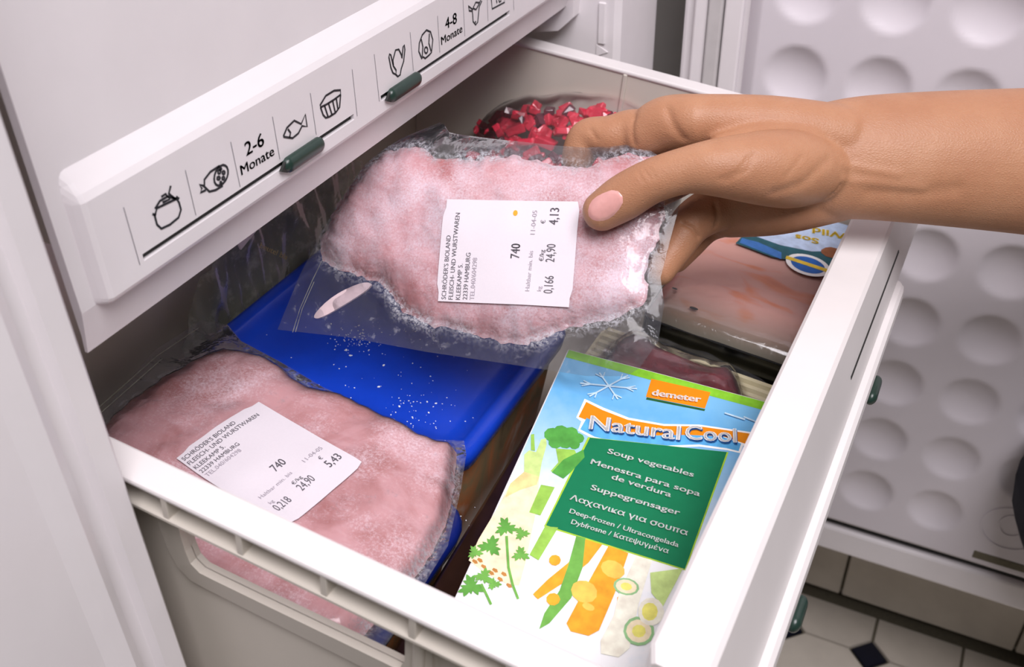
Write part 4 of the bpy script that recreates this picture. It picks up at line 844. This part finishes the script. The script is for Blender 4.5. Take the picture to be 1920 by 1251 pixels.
mesh('seal_line', [(v.x, v.y, surf2(v.x, v.y) + 0.0004) for v in sv], sf, 'film_dark', b2, fix=False)

# ---------------------------------------------------------------- food boxes with blue lids
def rrect(x0, x1, y0, y1, r, n=5):
    out = []
    for cx, cy, a0 in ((x1 - r, y0 + r, -90), (x1 - r, y1 - r, 0), (x0 + r, y1 - r, 90), (x0 + r, y0 + r, 180)):
        for k in range(n + 1):
            a = math.radians(a0 + 90 * k / n)
            out.append((cx + r * math.cos(a), cy + r * math.sin(a)))
    return out
def food_box(label, x0, x1, y0, y1, ztop, zbot, lid_mat, r=0.016, raised=0.004, rim=0.009):
    cx, cy = (x0 + x1) / 2, (y0 + y1) / 2
    t = thing('food_box', label, 'food box', DMAT @ Vector((cx, cy, zbot)), DROT, 'plastic food boxes')
    hx, hy, H = (x1 - x0) / 2, (y1 - y0) / 2, ztop - zbot
    lo = rrect(-hx + 0.012, hx - 0.012, -hy + 0.012, hy - 0.012, r * .7); up = rrect(-hx + 0.004, hx - 0.004, -hy + 0.004, hy - 0.004, r * .9)
    prism('body', [[(x, y, 0) for x, y in lo], [(x * 1.01, y * 1.01, 0.003) for x, y in lo], [(x, y, H - 0.006) for x, y in up]], 'box_body', t, True)
    ring = lambda d, z: [(x, y, z) for x, y in rrect(-hx + d, hx - d, -hy + d, hy - d, max(0.004, r - d * .8))]
    lid = prism('lid', [ring(0.0008, H - 0.0125), ring(0.0, H - 0.0120), ring(-0.0012, H - 0.004), ring(0.0006, H - 0.0004), ring(0.003, H), ring(rim - 0.002, H), ring(rim, H - 0.0008), ring(rim + 0.0025, H - raised), ring(rim + 0.012, H - raised - 0.0002)], lid_mat, t, True)
    return t, lid, H
fb1, lid1, H1 = food_box('large food box with bright blue lid partly under the held meat bag', -0.0935, 0.0855, 0.1375, 0.285, -0.1010, ZB + 0.001, 'blue_lid')
fb2, lid2, H2 = food_box('lower food box with dark blue lid sprinkled with frost, under the lying meat bag', -0.070, 0.0965, 0.012, 0.134, -0.1240, ZB + 0.001, 'navy_lid', 0.02, 0.006, 0.0085)
def crumbs(lid, n, cx, cy, sx, sy, z, seed):
    rnd = random.Random(seed); b = bmesh.new()
    for _ in range(n):
        r = rnd.uniform(0.00012, 0.00038) * (1 + (rnd.random() < .06) * 0.9)
        mt = Matrix.Translation((rnd.gauss(cx, sx), rnd.gauss(cy, sy), z + r * .4)) @ Matrix.Rotation(rnd.uniform(0, 6), 4, 'Z')
        bmesh.ops.create_icosphere(b, subdivisions=1, radius=r, matrix=mt @ Matrix.Diagonal((1.5, 1, .6, 1)))
    o = bm_obj('frost_crumbs', b, 'frost', lid); o['kind'] = 'stuff'
    return o
crumbs(lid1, 90, -0.02, -0.010, 0.007, 0.006, H1 - 0.004, 1)
crumbs(lid1, 90, 0.01, -0.015, 0.032, 0.03, H1 - 0.004, 2)
crumbs(lid1, 60, 0.045, -0.045, 0.012, 0.012, H1 - 0.004, 5)
crumbs(lid2, 120, 0.070, 0.042, 0.006, 0.010, H2 - 0.005, 3)

# ---------------------------------------------------------------- the carton of soup vegetables
CX = Matrix(((0.9938, 0.0890, -0.0660), (-0.0730, 0.9740, 0.2143), (0.0833, -0.2082, 0.9745))).transposed()
ct = thing('vegetable_carton', 'blue and white carton of frozen soup vegetables with green text panel', 'carton', (0.1106, 0.1892, -0.1035), CX.to_euler())
body = box_bm(-0.0030, 0.1045, -0.176, 0.0130, -0.034, 0.0, 0.0007, 2)
bm_obj('carton_body', body, 'carton', ct)
fc = [(-0.0022, -0.1752), (0.1037, -0.1752), (0.1037, 0.0122), (-0.0022, 0.0122)]
o = flat('printed_face', fc, 0.0002, 'carton_print', ct); up_faces(o)
o = flat('green_stripe', [(-0.0022, 0.0068), (0.1037, 0.0068), (0.1037, 0.0122), (-0.0022, 0.0122)], 0.0003, 'p_stripe', ct); up_faces(o)
for k, (n, colr, pts) in enumerate(ART):
    o = flat(n, [p for p in pts if True], 0.0003 + 0.000012 * k, 'p_' + colr, ct); up_faces(o)
ztop = 0.0003 + 0.000012 * len(ART) + 0.0001
for s, colr, (p0, p1), h in BOXTEXT:
    big = s in ('Natural', 'Cool')
    if s == 'demeter': h = 0.0042; bold = 0.03
    elif big: h = 0.0088; bold = 0.022
    else: h = h * 0.98; bold = 0.014
    if big:
        VV, FF = text_on(s, (p0[0] + 0.0006, p0[1] - 0.0007), (p1[0] + 0.0006, p1[1] - 0.0007), h, bold)
        mesh('lettering_shadow', [(v.x, v.y, ztop) for v in VV], FF, 'p_shadow', ct, fix=False)
    VV, FF = text_on(s, p0, p1, h, bold)
    mesh('lettering', [(v.x, v.y, ztop + 0.00008) for v in VV], FF, 'p_white', ct, fix=False)

# ---------------------------------------------------------------- dark pack added under the carton to fill the gap with darkness
bp_ = thing('gap_filler_pack', 'added dark brown pack filling the dark gap under the vegetable carton', 'frozen pack', DMAT @ Vector((0, 0, 0)), DROT)
bo = rrect(0.0985, 0.2380, 0.022, 0.2080, 0.012, 4)
tz = lambda y: -0.1365 + (y - 0.022) * 0.178
prism('pack', [[(x * .97 + .005, y * .97 + .003, ZB + 0.001) for x, y in bo], [(x, y, ZB + 0.012) for x, y in bo], [(x, y, tz(y) - 0.010) for x, y in bo], [(0.168 + (x - 0.168) * .93, 0.115 + (y - 0.115) * .94, tz(y)) for x, y in bo]], 'gap_filler', bp_, True)

# ---------------------------------------------------------------- salmon pack
sp = thing('salmon_pack', 'shrink-wrapped salmon fillet on a black tray with blue label at the back', 'fish pack', DMAT @ Vector((0, 0, 0)), DROT)
rr = rrect(0.1310, 0.2290, 0.2760, 0.4380, 0.006, 4)
prism('tray', [[(x * .985 + .0025, y * .985 + .005, -0.112) for x, y in rr], [(x, y, -0.0765) for x, y in rr], [(x, y, -0.0740) for x, y in rr]], 'black_tray', sp)
fi = rrect(0.1318, 0.2282, 0.2775, 0.4365, 0.005, 3)
P, F = tri_sheet(fi, 0.004)
sd = poly_sd(fi, P)
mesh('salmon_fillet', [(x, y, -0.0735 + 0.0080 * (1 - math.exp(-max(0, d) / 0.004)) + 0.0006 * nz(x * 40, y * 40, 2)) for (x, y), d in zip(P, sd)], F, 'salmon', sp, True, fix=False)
P, F = tri_sheet(rr, 0.004)
sd = poly_sd(rr, P)
mesh('wrap_film', [(x, y, -0.0735 + 0.0090 * (1 - math.exp(-max(0, d) / 0.004)) + 0.0003 * nz(x * 90, y * 90, 5)) for (x, y), d in zip(P, sd)], F, 'film_clear', sp, True, fix=False)
LZ = -0.0638
def sflat(n, pts, dz, mat):
    o = flat(n, pts, LZ + dz, mat, sp); up_faces(o); return o
sflat('label_sky', [(0.163, 0.382), (0.196, 0.3835), (0.2285, 0.4040), (0.2285, 0.437), (0.163, 0.437)], 0.0, 'p_sky')
sflat('label_sea', [(0.159, 0.3715), (0.184, 0.3690), (0.210, 0.3750), (0.2285, 0.3800), (0.2285, 0.4060), (0.205, 0.3900), (0.185, 0.3860), (0.161, 0.3880)], 0.0001, 'p_teal')
sflat('label_wave', [(0.161, 0.3735), (0.190, 0.3695), (0.188, 0.3775), (0.172, 0.3810), (0.161, 0.3800)], 0.0002, 'p_seablue')
sflat('label_rock', smooth_poly([(0.209, 0.393), (0.216, 0.388), (0.223, 0.393), (0.2205, 0.403), (0.213, 0.402)], 1), 0.0003, 'p_rust')
el = lambda cx, cy, a, b_, n=28: [(cx + a * math.cos(t), cy + b_ * math.sin(t)) for t in np.linspace(0, 2 * math.pi, n + 1)[:-1]]
sflat('badge_rim', el(0.2065, 0.3722, 0.0140, 0.0122), 0.0004, 'p_white')
sflat('badge', el(0.2065, 0.3722, 0.0108, 0.0092), 0.0005, 'p_badge')
sflat('badge_ribbon', [(0.1920, 0.3712), (0.2230, 0.3702), (0.2230, 0.3742), (0.1920, 0.3750)], 0.0006, 'p_yellow')
for s, p0, p1, h in (('Sos', (0.2055, 0.4075), (0.1905, 0.4045), 0.0070), ('Wild', (0.2225, 0.4250), (0.1985, 0.4200), 0.0080)):
    VV, FF = text_on(s, p0, p1, h, 0.03)
    mesh('lettering', [(v.x, v.y, LZ + 0.0005) for v in VV], FF, 'p_yellow', sp, fix=False)
for cx_, cy_, r in ((0.1414, 0.3010, 0.0012), (0.1578, 0.2880, 0.0018)):
    sflat('vent_hole', el(cx_, cy_, r * 1.5, r * .8, 10), 0.0001, 'black_tray')

# ---------------------------------------------------------------- dark red meat on a cream tray
rm = thing('red_meat_pack', 'dark red meat in clear film on a cream ribbed tray', 'meat pack', DMAT @ Vector((0, 0, 0)), DROT)
tr = rrect(0.110, 0.2380, 0.214, 0.2740, 0.006, 3)
prism('tray', [[(x * .97 + .005, y * .97 + .007, -0.130) for x, y in tr], [(x, y, -0.088) for x, y in tr]], 'cream_tray', rm)
for k in range(8):
    y = 0.2215 + k * 0.0066
    sec = []
    for x in (0.114, 0.236):
        sec.append([(x, y - 0.0028, -0.0885), (x, y - 0.0014, -0.0835), (x, y + 0.0014, -0.0835), (x, y + 0.0028, -0.0885)])
    prism('tray_rib', sec, 'cream_tray', rm)
bl = smooth_poly([(0.120, 0.216), (0.124, 0.268), (0.142, 0.2690), (0.154, 0.2610), (0.178, 0.2635), (0.190, 0.2710), (0.2005, 0.258), (0.2085, 0.244), (0.212, 0.218)], 2)
P, F = tri_sheet(bl, 0.0026); sd = poly_sd(bl, P)
mesh('red_meat', [(x, y, -0.0860 + 0.0130 * (1 - math.exp(-max(0, d) / 0.005)) + 0.003 * nz(x * 45, y * 45, 8)) for (x, y), d in zip(P, sd)], F, 'dark_meat', rm, True, fix=False)
fl = smooth_poly([(0.114, 0.215), (0.116, 0.270), (0.150, 0.2740), (0.195, 0.2735), (0.226, 0.262), (0.226, 0.216)], 1)
P, F = tri_sheet(fl, 0.003); sb = poly_sd(bl, P)
mesh('film', [(x, y, -0.0825 + 0.0125 * (1 - math.exp(-max(0, b_) / 0.005)) * (b_ > 0) + 0.0030 * abs(nz(x * 60, y * 60, 1)) + 0.003 * nz(x * 45, y * 45, 8) * (b_ > 0)) for (x, y), b_ in zip(P, sb)], F, 'film_clear', rm, True, fix=False)

# ---------------------------------------------------------------- bag of chopped red peppers against the far wall
pb = thing('pepper_bag', 'clear bag of chopped frozen red peppers against the far drawer wall', 'vegetable bag', DMAT @ Vector((0, 0, 0)), DROT)
def ptop(x):
    return float(np.interp(x, [-0.080, -0.068, -0.055, -0.035, -0.012, 0.018, 0.045, 0.07, 0.09, 0.105], [-0.125, -0.090, -0.057, -0.041, -0.031, -0.021, -0.020, -0.025, -0.045, -0.09]))
rnd = random.Random(21)
cubes = []
for v in range(5):
    b = box_bm(-.5, .5, -.5, .5, -.5, .5, 0.16, 2)
    for w in b.verts:
        w.co += Vector((rnd.uniform(-.05, .05), rnd.uniform(-.05, .05), rnd.uniform(-.05, .05)))
        w.co.z *= 0.55; w.co.x *= 1 + 0.3 * w.co.y
    me = bpy.data.meshes.new('pepper_piece'); b.to_mesh(me); b.free(); cubes.append(me)
dark = [c.copy() for c in cubes]
for c in cubes: c.materials.append(M['pepper'])
for c in dark: c.materials.append(M['pepper_dark'])
for k in range(260):
    x = rnd.uniform(-0.060, 0.085); y = 0.428 - rnd.random() ** 1.3 * 0.085
    z = ptop(x) - (0.428 - y) * 0.55 - rnd.uniform(0, 0.008) - 0.006
    o = link('pepper_piece', rnd.choice(dark if rnd.random() < 0.2 else cubes), None, pb)
    s = rnd.uniform(0.0070, 0.0120)
    o.location = (x, y, z); o.scale = (s * rnd.uniform(.9, 1.7), s, s)
    o.rotation_euler = (rnd.uniform(-1, 1), rnd.uniform(-1, 1), rnd.uniform(0, 6))
V, F = [], []
nx, ny = 40, 16
for j in range(ny + 1):
    for i in range(nx + 1):
        x = -0.078 + 0.180 * i / nx; y = 0.4395 - 0.100 * j / ny
        V.append((x, y, min(-0.016, ptop(x) + 0.005 - (0.4395 - y) * 0.55 - 0.9 * max(0, y - 0.432) + 0.0035 * nz(x * 60, y * 60, 4))))
for j in range(ny):
    for i in range(nx):
        a = j * (nx + 1) + i
        F.append((a, a + 1, a + nx + 2, a + nx + 1))
mesh('film', V, F, 'film_clear', pb, True)

# ---------------------------------------------------------------- crumpled freezer bag of herbs behind the blue lid
hb_ = thing('freezer_bag', 'crumpled grey freezer bag of dark green herbs behind the blue lid', 'freezer bag', DMAT @ Vector((0, 0, 0)), DROT)
def lump(name, x, w, y0, y1, z0, ztop, mat, seed, amp, n=26, mm=14):
    V, F = [], []
    for j in range(mm + 1):
        for i in range(n + 1):
            u = i / n; v = j / mm
            y = y0 + (y1 - y0) * u
            zt = ztop(u)
            z = z0 + (zt - z0) * v
            bul = w * math.sin(math.pi * min(1, v * 0.9 + 0.1)) ** 0.6
            V.append((x + bul * (0.7 + 0.3 * math.sin(math.pi * u)) + amp * nz(y * 60, z * 25, seed) + amp * .5 * nz(y * 170, z * 50, seed), y, z))
    for j in range(mm):
        for i in range(n):
            a = j * (n + 1) + i
            F.append((a, a + 1, a + n + 2, a + n + 1))
    return mesh(name, V, F, mat, hb_, True)
hz_top = lambda u: float(np.interp(u, [0, .12, .25, .4, .6, .8, 1], [-0.110, -0.072, -0.054, -0.060, -0.062, -0.056, -0.075]))
lump('herbs', -0.1165, 0.004, 0.185, 0.330, -0.170, lambda u: -0.076 - 0.02 * (2 * u - 1) ** 4 + 0.006 * nz(u * 9, 1, 2), 'herbs', 3, 0.0035, 50, 24)
lump('film', -0.1085, 0.009, 0.146, 0.345, -0.170, hz_top, 'film_dark', 7, 0.006, 90, 36)
V_ = [(-0.0935, 0.190, -0.059), (-0.0945, 0.212, -0.053), (-0.1005, 0.214, -0.043), (-0.1000, 0.192, -0.048)]
mesh('closure_tag', V_ + [(x - 0.0012, y, z) for x, y, z in V_], [(0, 1, 2, 3), (7, 6, 5, 4), (0, 4, 5, 1), (1, 5, 6, 2), (2, 6, 7, 3), (3, 7, 4, 0)], 'paper', hb_)
VV, FF = text_on('beutel bla', (0.207, -0.0670), (0.232, -0.0905), 0.0036, 0.01)
mesh('lettering', [(-0.0940, v.x, v.y) for v in VV], FF, 'p_dcream', hb_, fix=False)

# joints of the hand and forearm: x, y, z, radius (metres)
HAND = [
 [(0.2070,0.2760,-0.0090,0.0165),(0.1980,0.2640,-0.0050,0.0190),(0.1865,0.2505,-0.0005,0.0180),(0.1679,0.2359,0.0027,0.0140),(0.1541,0.2301,0.0009,0.0113),(0.1395,0.2246,-0.0052,0.0109),(0.1272,0.2205,-0.0145,0.0115),(0.1178,0.2164,-0.0221,0.0101)],
 [(0.1451,0.2680,0.0092,0.0138),(0.1313,0.2679,0.0057,0.0140),(0.1208,0.2661,-0.0002,0.0128),(0.1118,0.2665,-0.0008,0.0106),(0.1029,0.2631,-0.0046,0.0110),(0.0907,0.2622,-0.0064,0.0096),(0.0879,0.2595,-0.0132,0.0098),(0.0870,0.2548,-0.0184,0.0082)],
 [(0.1483,0.2815,-0.0173,0.0125),(0.1310,0.2768,-0.0328,0.0105),(0.1198,0.2621,-0.0355,0.0090),(0.1108,0.2512,-0.0313,0.0078)],
 [(0.1636,0.2696,-0.0351,0.0125),(0.1537,0.2544,-0.0392,0.0112),(0.1486,0.2404,-0.0498,0.0094),(0.1454,0.2300,-0.0575,0.0080)],
 [(0.1656,0.2807,-0.0466,0.0110),(0.1546,0.2794,-0.0550,0.0090),(0.1486,0.2675,-0.0625,0.0080),(0.1454,0.2582,-0.0670,0.0070)],
 [(0.2137,0.2959,0.0002,0.0175),(0.1800,0.2807,0.0079,0.0150),(0.1450,0.2683,0.0096,0.0132)],
 [(0.2140,0.3035,-0.0112,0.0180),(0.1790,0.2918,-0.0069,0.0155),(0.1483,0.2815,-0.0173,0.0125)],
 [(0.2158,0.3010,-0.0189,0.0180),(0.1848,0.2880,-0.0222,0.0160),(0.1636,0.2696,-0.0351,0.0125)],
 [(0.2177,0.2908,-0.0259,0.0155),(0.1918,0.2770,-0.0335,0.0145),(0.1666,0.2759,-0.0430,0.0125)],
 [(0.1960,0.2760,-0.0100,0.0170),(0.1760,0.2700,-0.0120,0.0150),(0.1580,0.2720,-0.0130,0.0120)],
 [(0.1980,0.2790,0.0010,0.0140),(0.1800,0.2660,0.0040,0.0115),(0.1640,0.2560,0.0040,0.0070)],
 [(0.1900,0.2800,-0.0090,0.0230,0.0120),(0.2000,0.2860,-0.0094,0.0265,0.0165),(0.2140,0.2940,-0.0098,0.0300,0.0210),(0.2311,0.3037,-0.0098,0.0318,0.0235),(0.2579,0.3188,-0.0116,0.0340,0.0265),(0.3001,0.3436,-0.0161,0.0375,0.0310),(0.3506,0.3710,-0.0211,0.0420,0.0370),(0.4101,0.4045,-0.0275,0.0445,0.0420),(0.4446,0.4242,-0.0319,0.0400,0.0400)],
]
NAIL = [(0.1157,0.2059,-0.0117),(0.1186,0.2095,-0.0091),(0.1250,0.2140,-0.0075),(0.1300,0.2130,-0.0120),(0.1285,0.2084,-0.0168),(0.1249,0.2044,-0.0194),(0.1196,0.2018,-0.0193),(0.1160,0.2022,-0.0165)]
CREASES = [([(0.1142, 0.2577, 0.0125), (0.1188, 0.2484, -0.002)], 0.0009, 0.0015), ([(0.0936, 0.2487, 0.0059), (0.0987, 0.2461, -0.0006)], 0.0006, 0.0013), ([(0.1334, 0.2557, 0.0202), (0.1393, 0.2516, 0.0114), (0.1451, 0.2485, 0.0038)], 0.0010, 0.0022), ([(0.136, 0.2136, 0.0091), (0.1421, 0.2116, 0.0027)], 0.0005, 0.0008), ([(0.1389, 0.2151, 0.0091), (0.1442, 0.213, 0.0031)], 0.0004, 0.0007), ([(0.1336, 0.2132, 0.0067), (0.1391, 0.2114, 0.0009)], 0.0004, 0.0007), ([(0.1865, 0.232, 0.017), (0.1858, 0.2253, 0.0091), (0.179, 0.2166, 0.0026)], 0.0005, 0.0013), ([(0.1844, 0.2296, 0.0153), (0.1823, 0.2235, 0.009), (0.1757, 0.2157, 0.0037)], 0.0004, 0.0012), ([(0.2088, 0.2456, 0.0146), (0.2037, 0.235, 0.0046)], 0.0003, 0.0015), ([(0.2231, 0.2592, 0.0104), (0.2154, 0.2507, 0.0047), (0.2093, 0.2424, -0.0018), (0.1982, 0.2336, -0.0056)], 0.0007, 0.0028), ([(0.1646, 0.2535, -0.0197), (0.1713, 0.2491, -0.0294), (0.1774, 0.2443, -0.0393)], 0.0016, 0.0011), ([(0.1514, 0.2384, -0.03), (0.1582, 0.2392, -0.0334), (0.1678, 0.2387, -0.0402)], 0.0014, 0.001), ([(0.2182, 0.2661, -0.0158), (0.2215, 0.2614, -0.0237)], 0.001, 0.0014), ([(0.2202, 0.2686, -0.0105), (0.225, 0.2617, -0.0222)], 0.0006, 0.0012), ([(0.2213, 0.2707, -0.0), (0.2325, 0.2742, -0.0028), (0.2471, 0.2794, -0.0056)], -0.0005, 0.0022), ([(0.2272, 0.267, -0.0083), (0.2415, 0.2729, -0.0101), (0.2606, 0.2807, -0.0126)], -0.0005, 0.0024), ([(0.238, 0.2698, -0.0151), (0.2568, 0.2786, -0.0162), (0.2744, 0.2898, -0.0134)], 0.0008, 0.0040)]

# ---------------------------------------------------------------- the person: hand, forearm and a trousered knee
person = thing('person', 'person reaching in with a bare tanned forearm, thumb and finger pinching the bag; navy trousers', 'person', (0.2, 0.28, -0.01))
P_OFF = -Vector((0.2, 0.28, -0.01))
def catmull(P, n=6):
    out = []
    for i in range(len(P) - 1):
        p0 = P[max(i - 1, 0)]; p1 = P[i]; p2 = P[i + 1]; p3 = P[min(i + 2, len(P) - 1)]
        for k in range(n):
            t = k / n
            out.append(tuple(0.5 * ((2 * b) + (-a + c) * t + (2 * a - 5 * b + 4 * c - d) * t * t + (-a + 3 * b - 3 * c + d) * t ** 3) for a, b, c, d in zip(p0, p1, p2, p3)))
    out.append(tuple(P[-1]))
    return out
def add_tube(bm_, joints, n=40, wide=None):
    """closed tapering tube through (x,y,z,r[,r2]); r across the view height, r2 in depth"""
    J = [tuple(j) if len(j) == 5 else tuple(j) + (j[3],) for j in joints]
    Q = catmull(J)
    # hemispherical end caps
    def cap(q, nb, sign):
        d = (Vector(q[:3]) - Vector(nb[:3])).normalized(); res = []
        for a in (0.35, 0.65, 0.88, 0.985):
            res.append(tuple(Vector(q[:3]) + d * q[3] * a) + (q[3] * math.sqrt(1 - a * a), q[4] * math.sqrt(1 - a * a)))
        return res
    Q = cap(Q[0], Q[1], -1)[::-1] + Q + cap(Q[-1], Q[-2], 1)
    rings = []
    for i, q in enumerate(Q):
        d = (Vector(Q[min(i + 1, len(Q) - 1)][:3]) - Vector(Q[max(i - 1, 0)][:3])).normalized()
        dep = cam_fwd - d * cam_fwd.dot(d)
        dep = dep.normalized() if dep.length > 0.2 else cam_right.cross(d).normalized()
        ver = dep.cross(d).normalized()
        c = Vector(q[:3])
        rings.append([bm_.verts.new(c + ver * q[3] * math.cos(a) + dep * q[4] * math.sin(a)) for a in np.linspace(0, 2 * math.pi, n + 1)[:-1]])
    for A, B in zip(rings[:-1], rings[1:]):
        for k in range(n):
            bm_.faces.new((A[k], A[(k + 1) % n], B[(k + 1) % n], B[k]))
    bm_.faces.new(rings[0][::-1]); bm_.faces.new(rings[-1])
HB = bmesh.new()
for j in HAND:
    add_tube(HB, j)
bmesh.ops.recalc_face_normals(HB, faces=HB.faces)
arm = bm_obj('arm', HB, 'skin', None, True)
md = arm.modifiers.new('union', 'REMESH'); md.mode = 'VOXEL'; md.voxel_size = 0.0011; md.use_smooth_shade = True
md = arm.modifiers.new('soft', 'SMOOTH'); md.factor = 0.5; md.iterations = 7
bake(arm)
# creases: shallow grooves pressed along joint lines
co = np.empty(len(arm.data.vertices) * 3); arm.data.vertices.foreach_get('co', co); co = co.reshape(-1, 3)
no = np.empty(len(arm.data.vertices) * 3); arm.data.vertices.foreach_get('normal', no); no = no.reshape(-1, 3)
bvh0 = BVHTree.FromPolygons([v.co.copy() for v in arm.data.vertices], [tuple(p.vertices) for p in arm.data.polygons])
for pts, depth, width in CREASES:
    PP = []
    for a, b_ in zip(pts[:-1], pts[1:]):
        for k in range(7):
            PP.append(bvh0.find_nearest(Vector(a).lerp(Vector(b_), k / 6))[0])
    PP = np.array(PP)
    d = np.full(len(co), 1e9)
    for a, b_ in zip(PP[:-1], PP[1:]):
        ab = b_ - a; t = np.clip(((co - a) @ ab) / (ab @ ab + 1e-12), 0, 1)
        d = np.minimum(d, np.linalg.norm(co - (a + t[:, None] * ab), axis=1))
    co -= no * (depth * np.exp(-(d / width) ** 2))[:, None]
arm.data.vertices.foreach_set('co', co.ravel()); arm.data.update()
for p in arm.data.polygons:
    p.use_smooth = True
bvh = BVHTree.FromPolygons([v.co.copy() for v in arm.data.vertices], [tuple(p.vertices) for p in arm.data.polygons])
# thumbnail laid on the back of the thumb tip
nd = cam_fwd
no_ = smooth_poly(NAIL, 2)
c0 = sum((Vector(p) for p in NAIL), Vector()) / len(NAIL)
e1 = (Vector(NAIL[3]) - Vector(NAIL[0])).normalized(); e2 = nd.cross(e1).normalized(); e1 = e2.cross(nd).normalized()
pl = [((Vector(p) - c0).dot(e1), (Vector(p) - c0).dot(e2)) for p in NAIL]
pl = smooth_poly(pl, 1)
P, F = tri_sheet(pl, 0.0008); sd = poly_sd(pl, P)
nv = []
for (a, b_), d in zip(P, sd):
    o0 = c0 + e1 * a + e2 * b_ - nd * 0.03
    h = bvh.ray_cast(o0, nd, 0.1)
    q = h[0] if h[0] is not None else o0 + nd * 0.03
    nv.append(q - nd * (0.00002 + 0.00055 * min(1, max(0, d) / 0.0012)))
nail = mesh('thumbnail', [v + P_OFF for v in nv], F, 'nail', None, True, fix=False)
for v in arm.data.vertices:
    v.co += P_OFF
arm.parent = person
nail.parent = arm
nail['label'] = 'pale pink thumbnail'
tb = bmesh.new()
def add_leg(bm_, J, n=24):
    Q = catmull([tuple(j) + (j[3],) for j in J], 8)
    rings = []
    for i, q in enumerate(Q):
        d = (Vector(Q[min(i + 1, len(Q) - 1)][:3]) - Vector(Q[max(i - 1, 0)][:3])).normalized()
        a_ = d.cross(Vector((0, 1, 0))).normalized(); b_ = d.cross(a_).normalized()
        rings.append([bm_.verts.new(Vector(q[:3]) + (a_ * math.cos(t) + b_ * math.sin(t)) * (q[3] + 0.003 * nz(q[0] * 20 + 3 * math.cos(t), q[2] * 20, 3 * math.sin(t)))) for t in np.linspace(0, 2 * math.pi, n + 1)[:-1]])
    for A, B in zip(rings[:-1], rings[1:]):
        for k in range(n):
            bm_.faces.new((A[k], A[(k + 1) % n], B[(k + 1) % n], B[k]))
    bm_.faces.new(rings[0][::-1]); bm_.faces.new(rings[-1])
add_leg(tb, [(0.98, 0.62, 0.02, 0.085), (0.78, 0.58, -0.12, 0.082), (0.62, 0.57, -0.23, 0.080), (0.498, 0.536, -0.318, 0.076), (0.444, 0.520, -0.364, 0.074), (0.492, 0.535, -0.440, 0.066), (0.58, 0.55, -0.58, 0.058), (0.66, 0.56, -0.74, 0.050)])
bmesh.ops.recalc_face_normals(tb, faces=tb.faces)
leg = bm_obj('trouser_leg', tb, 'denim', person, True)
leg.location = P_OFF
leg['label'] = 'dark navy trouser leg bent at the knee'
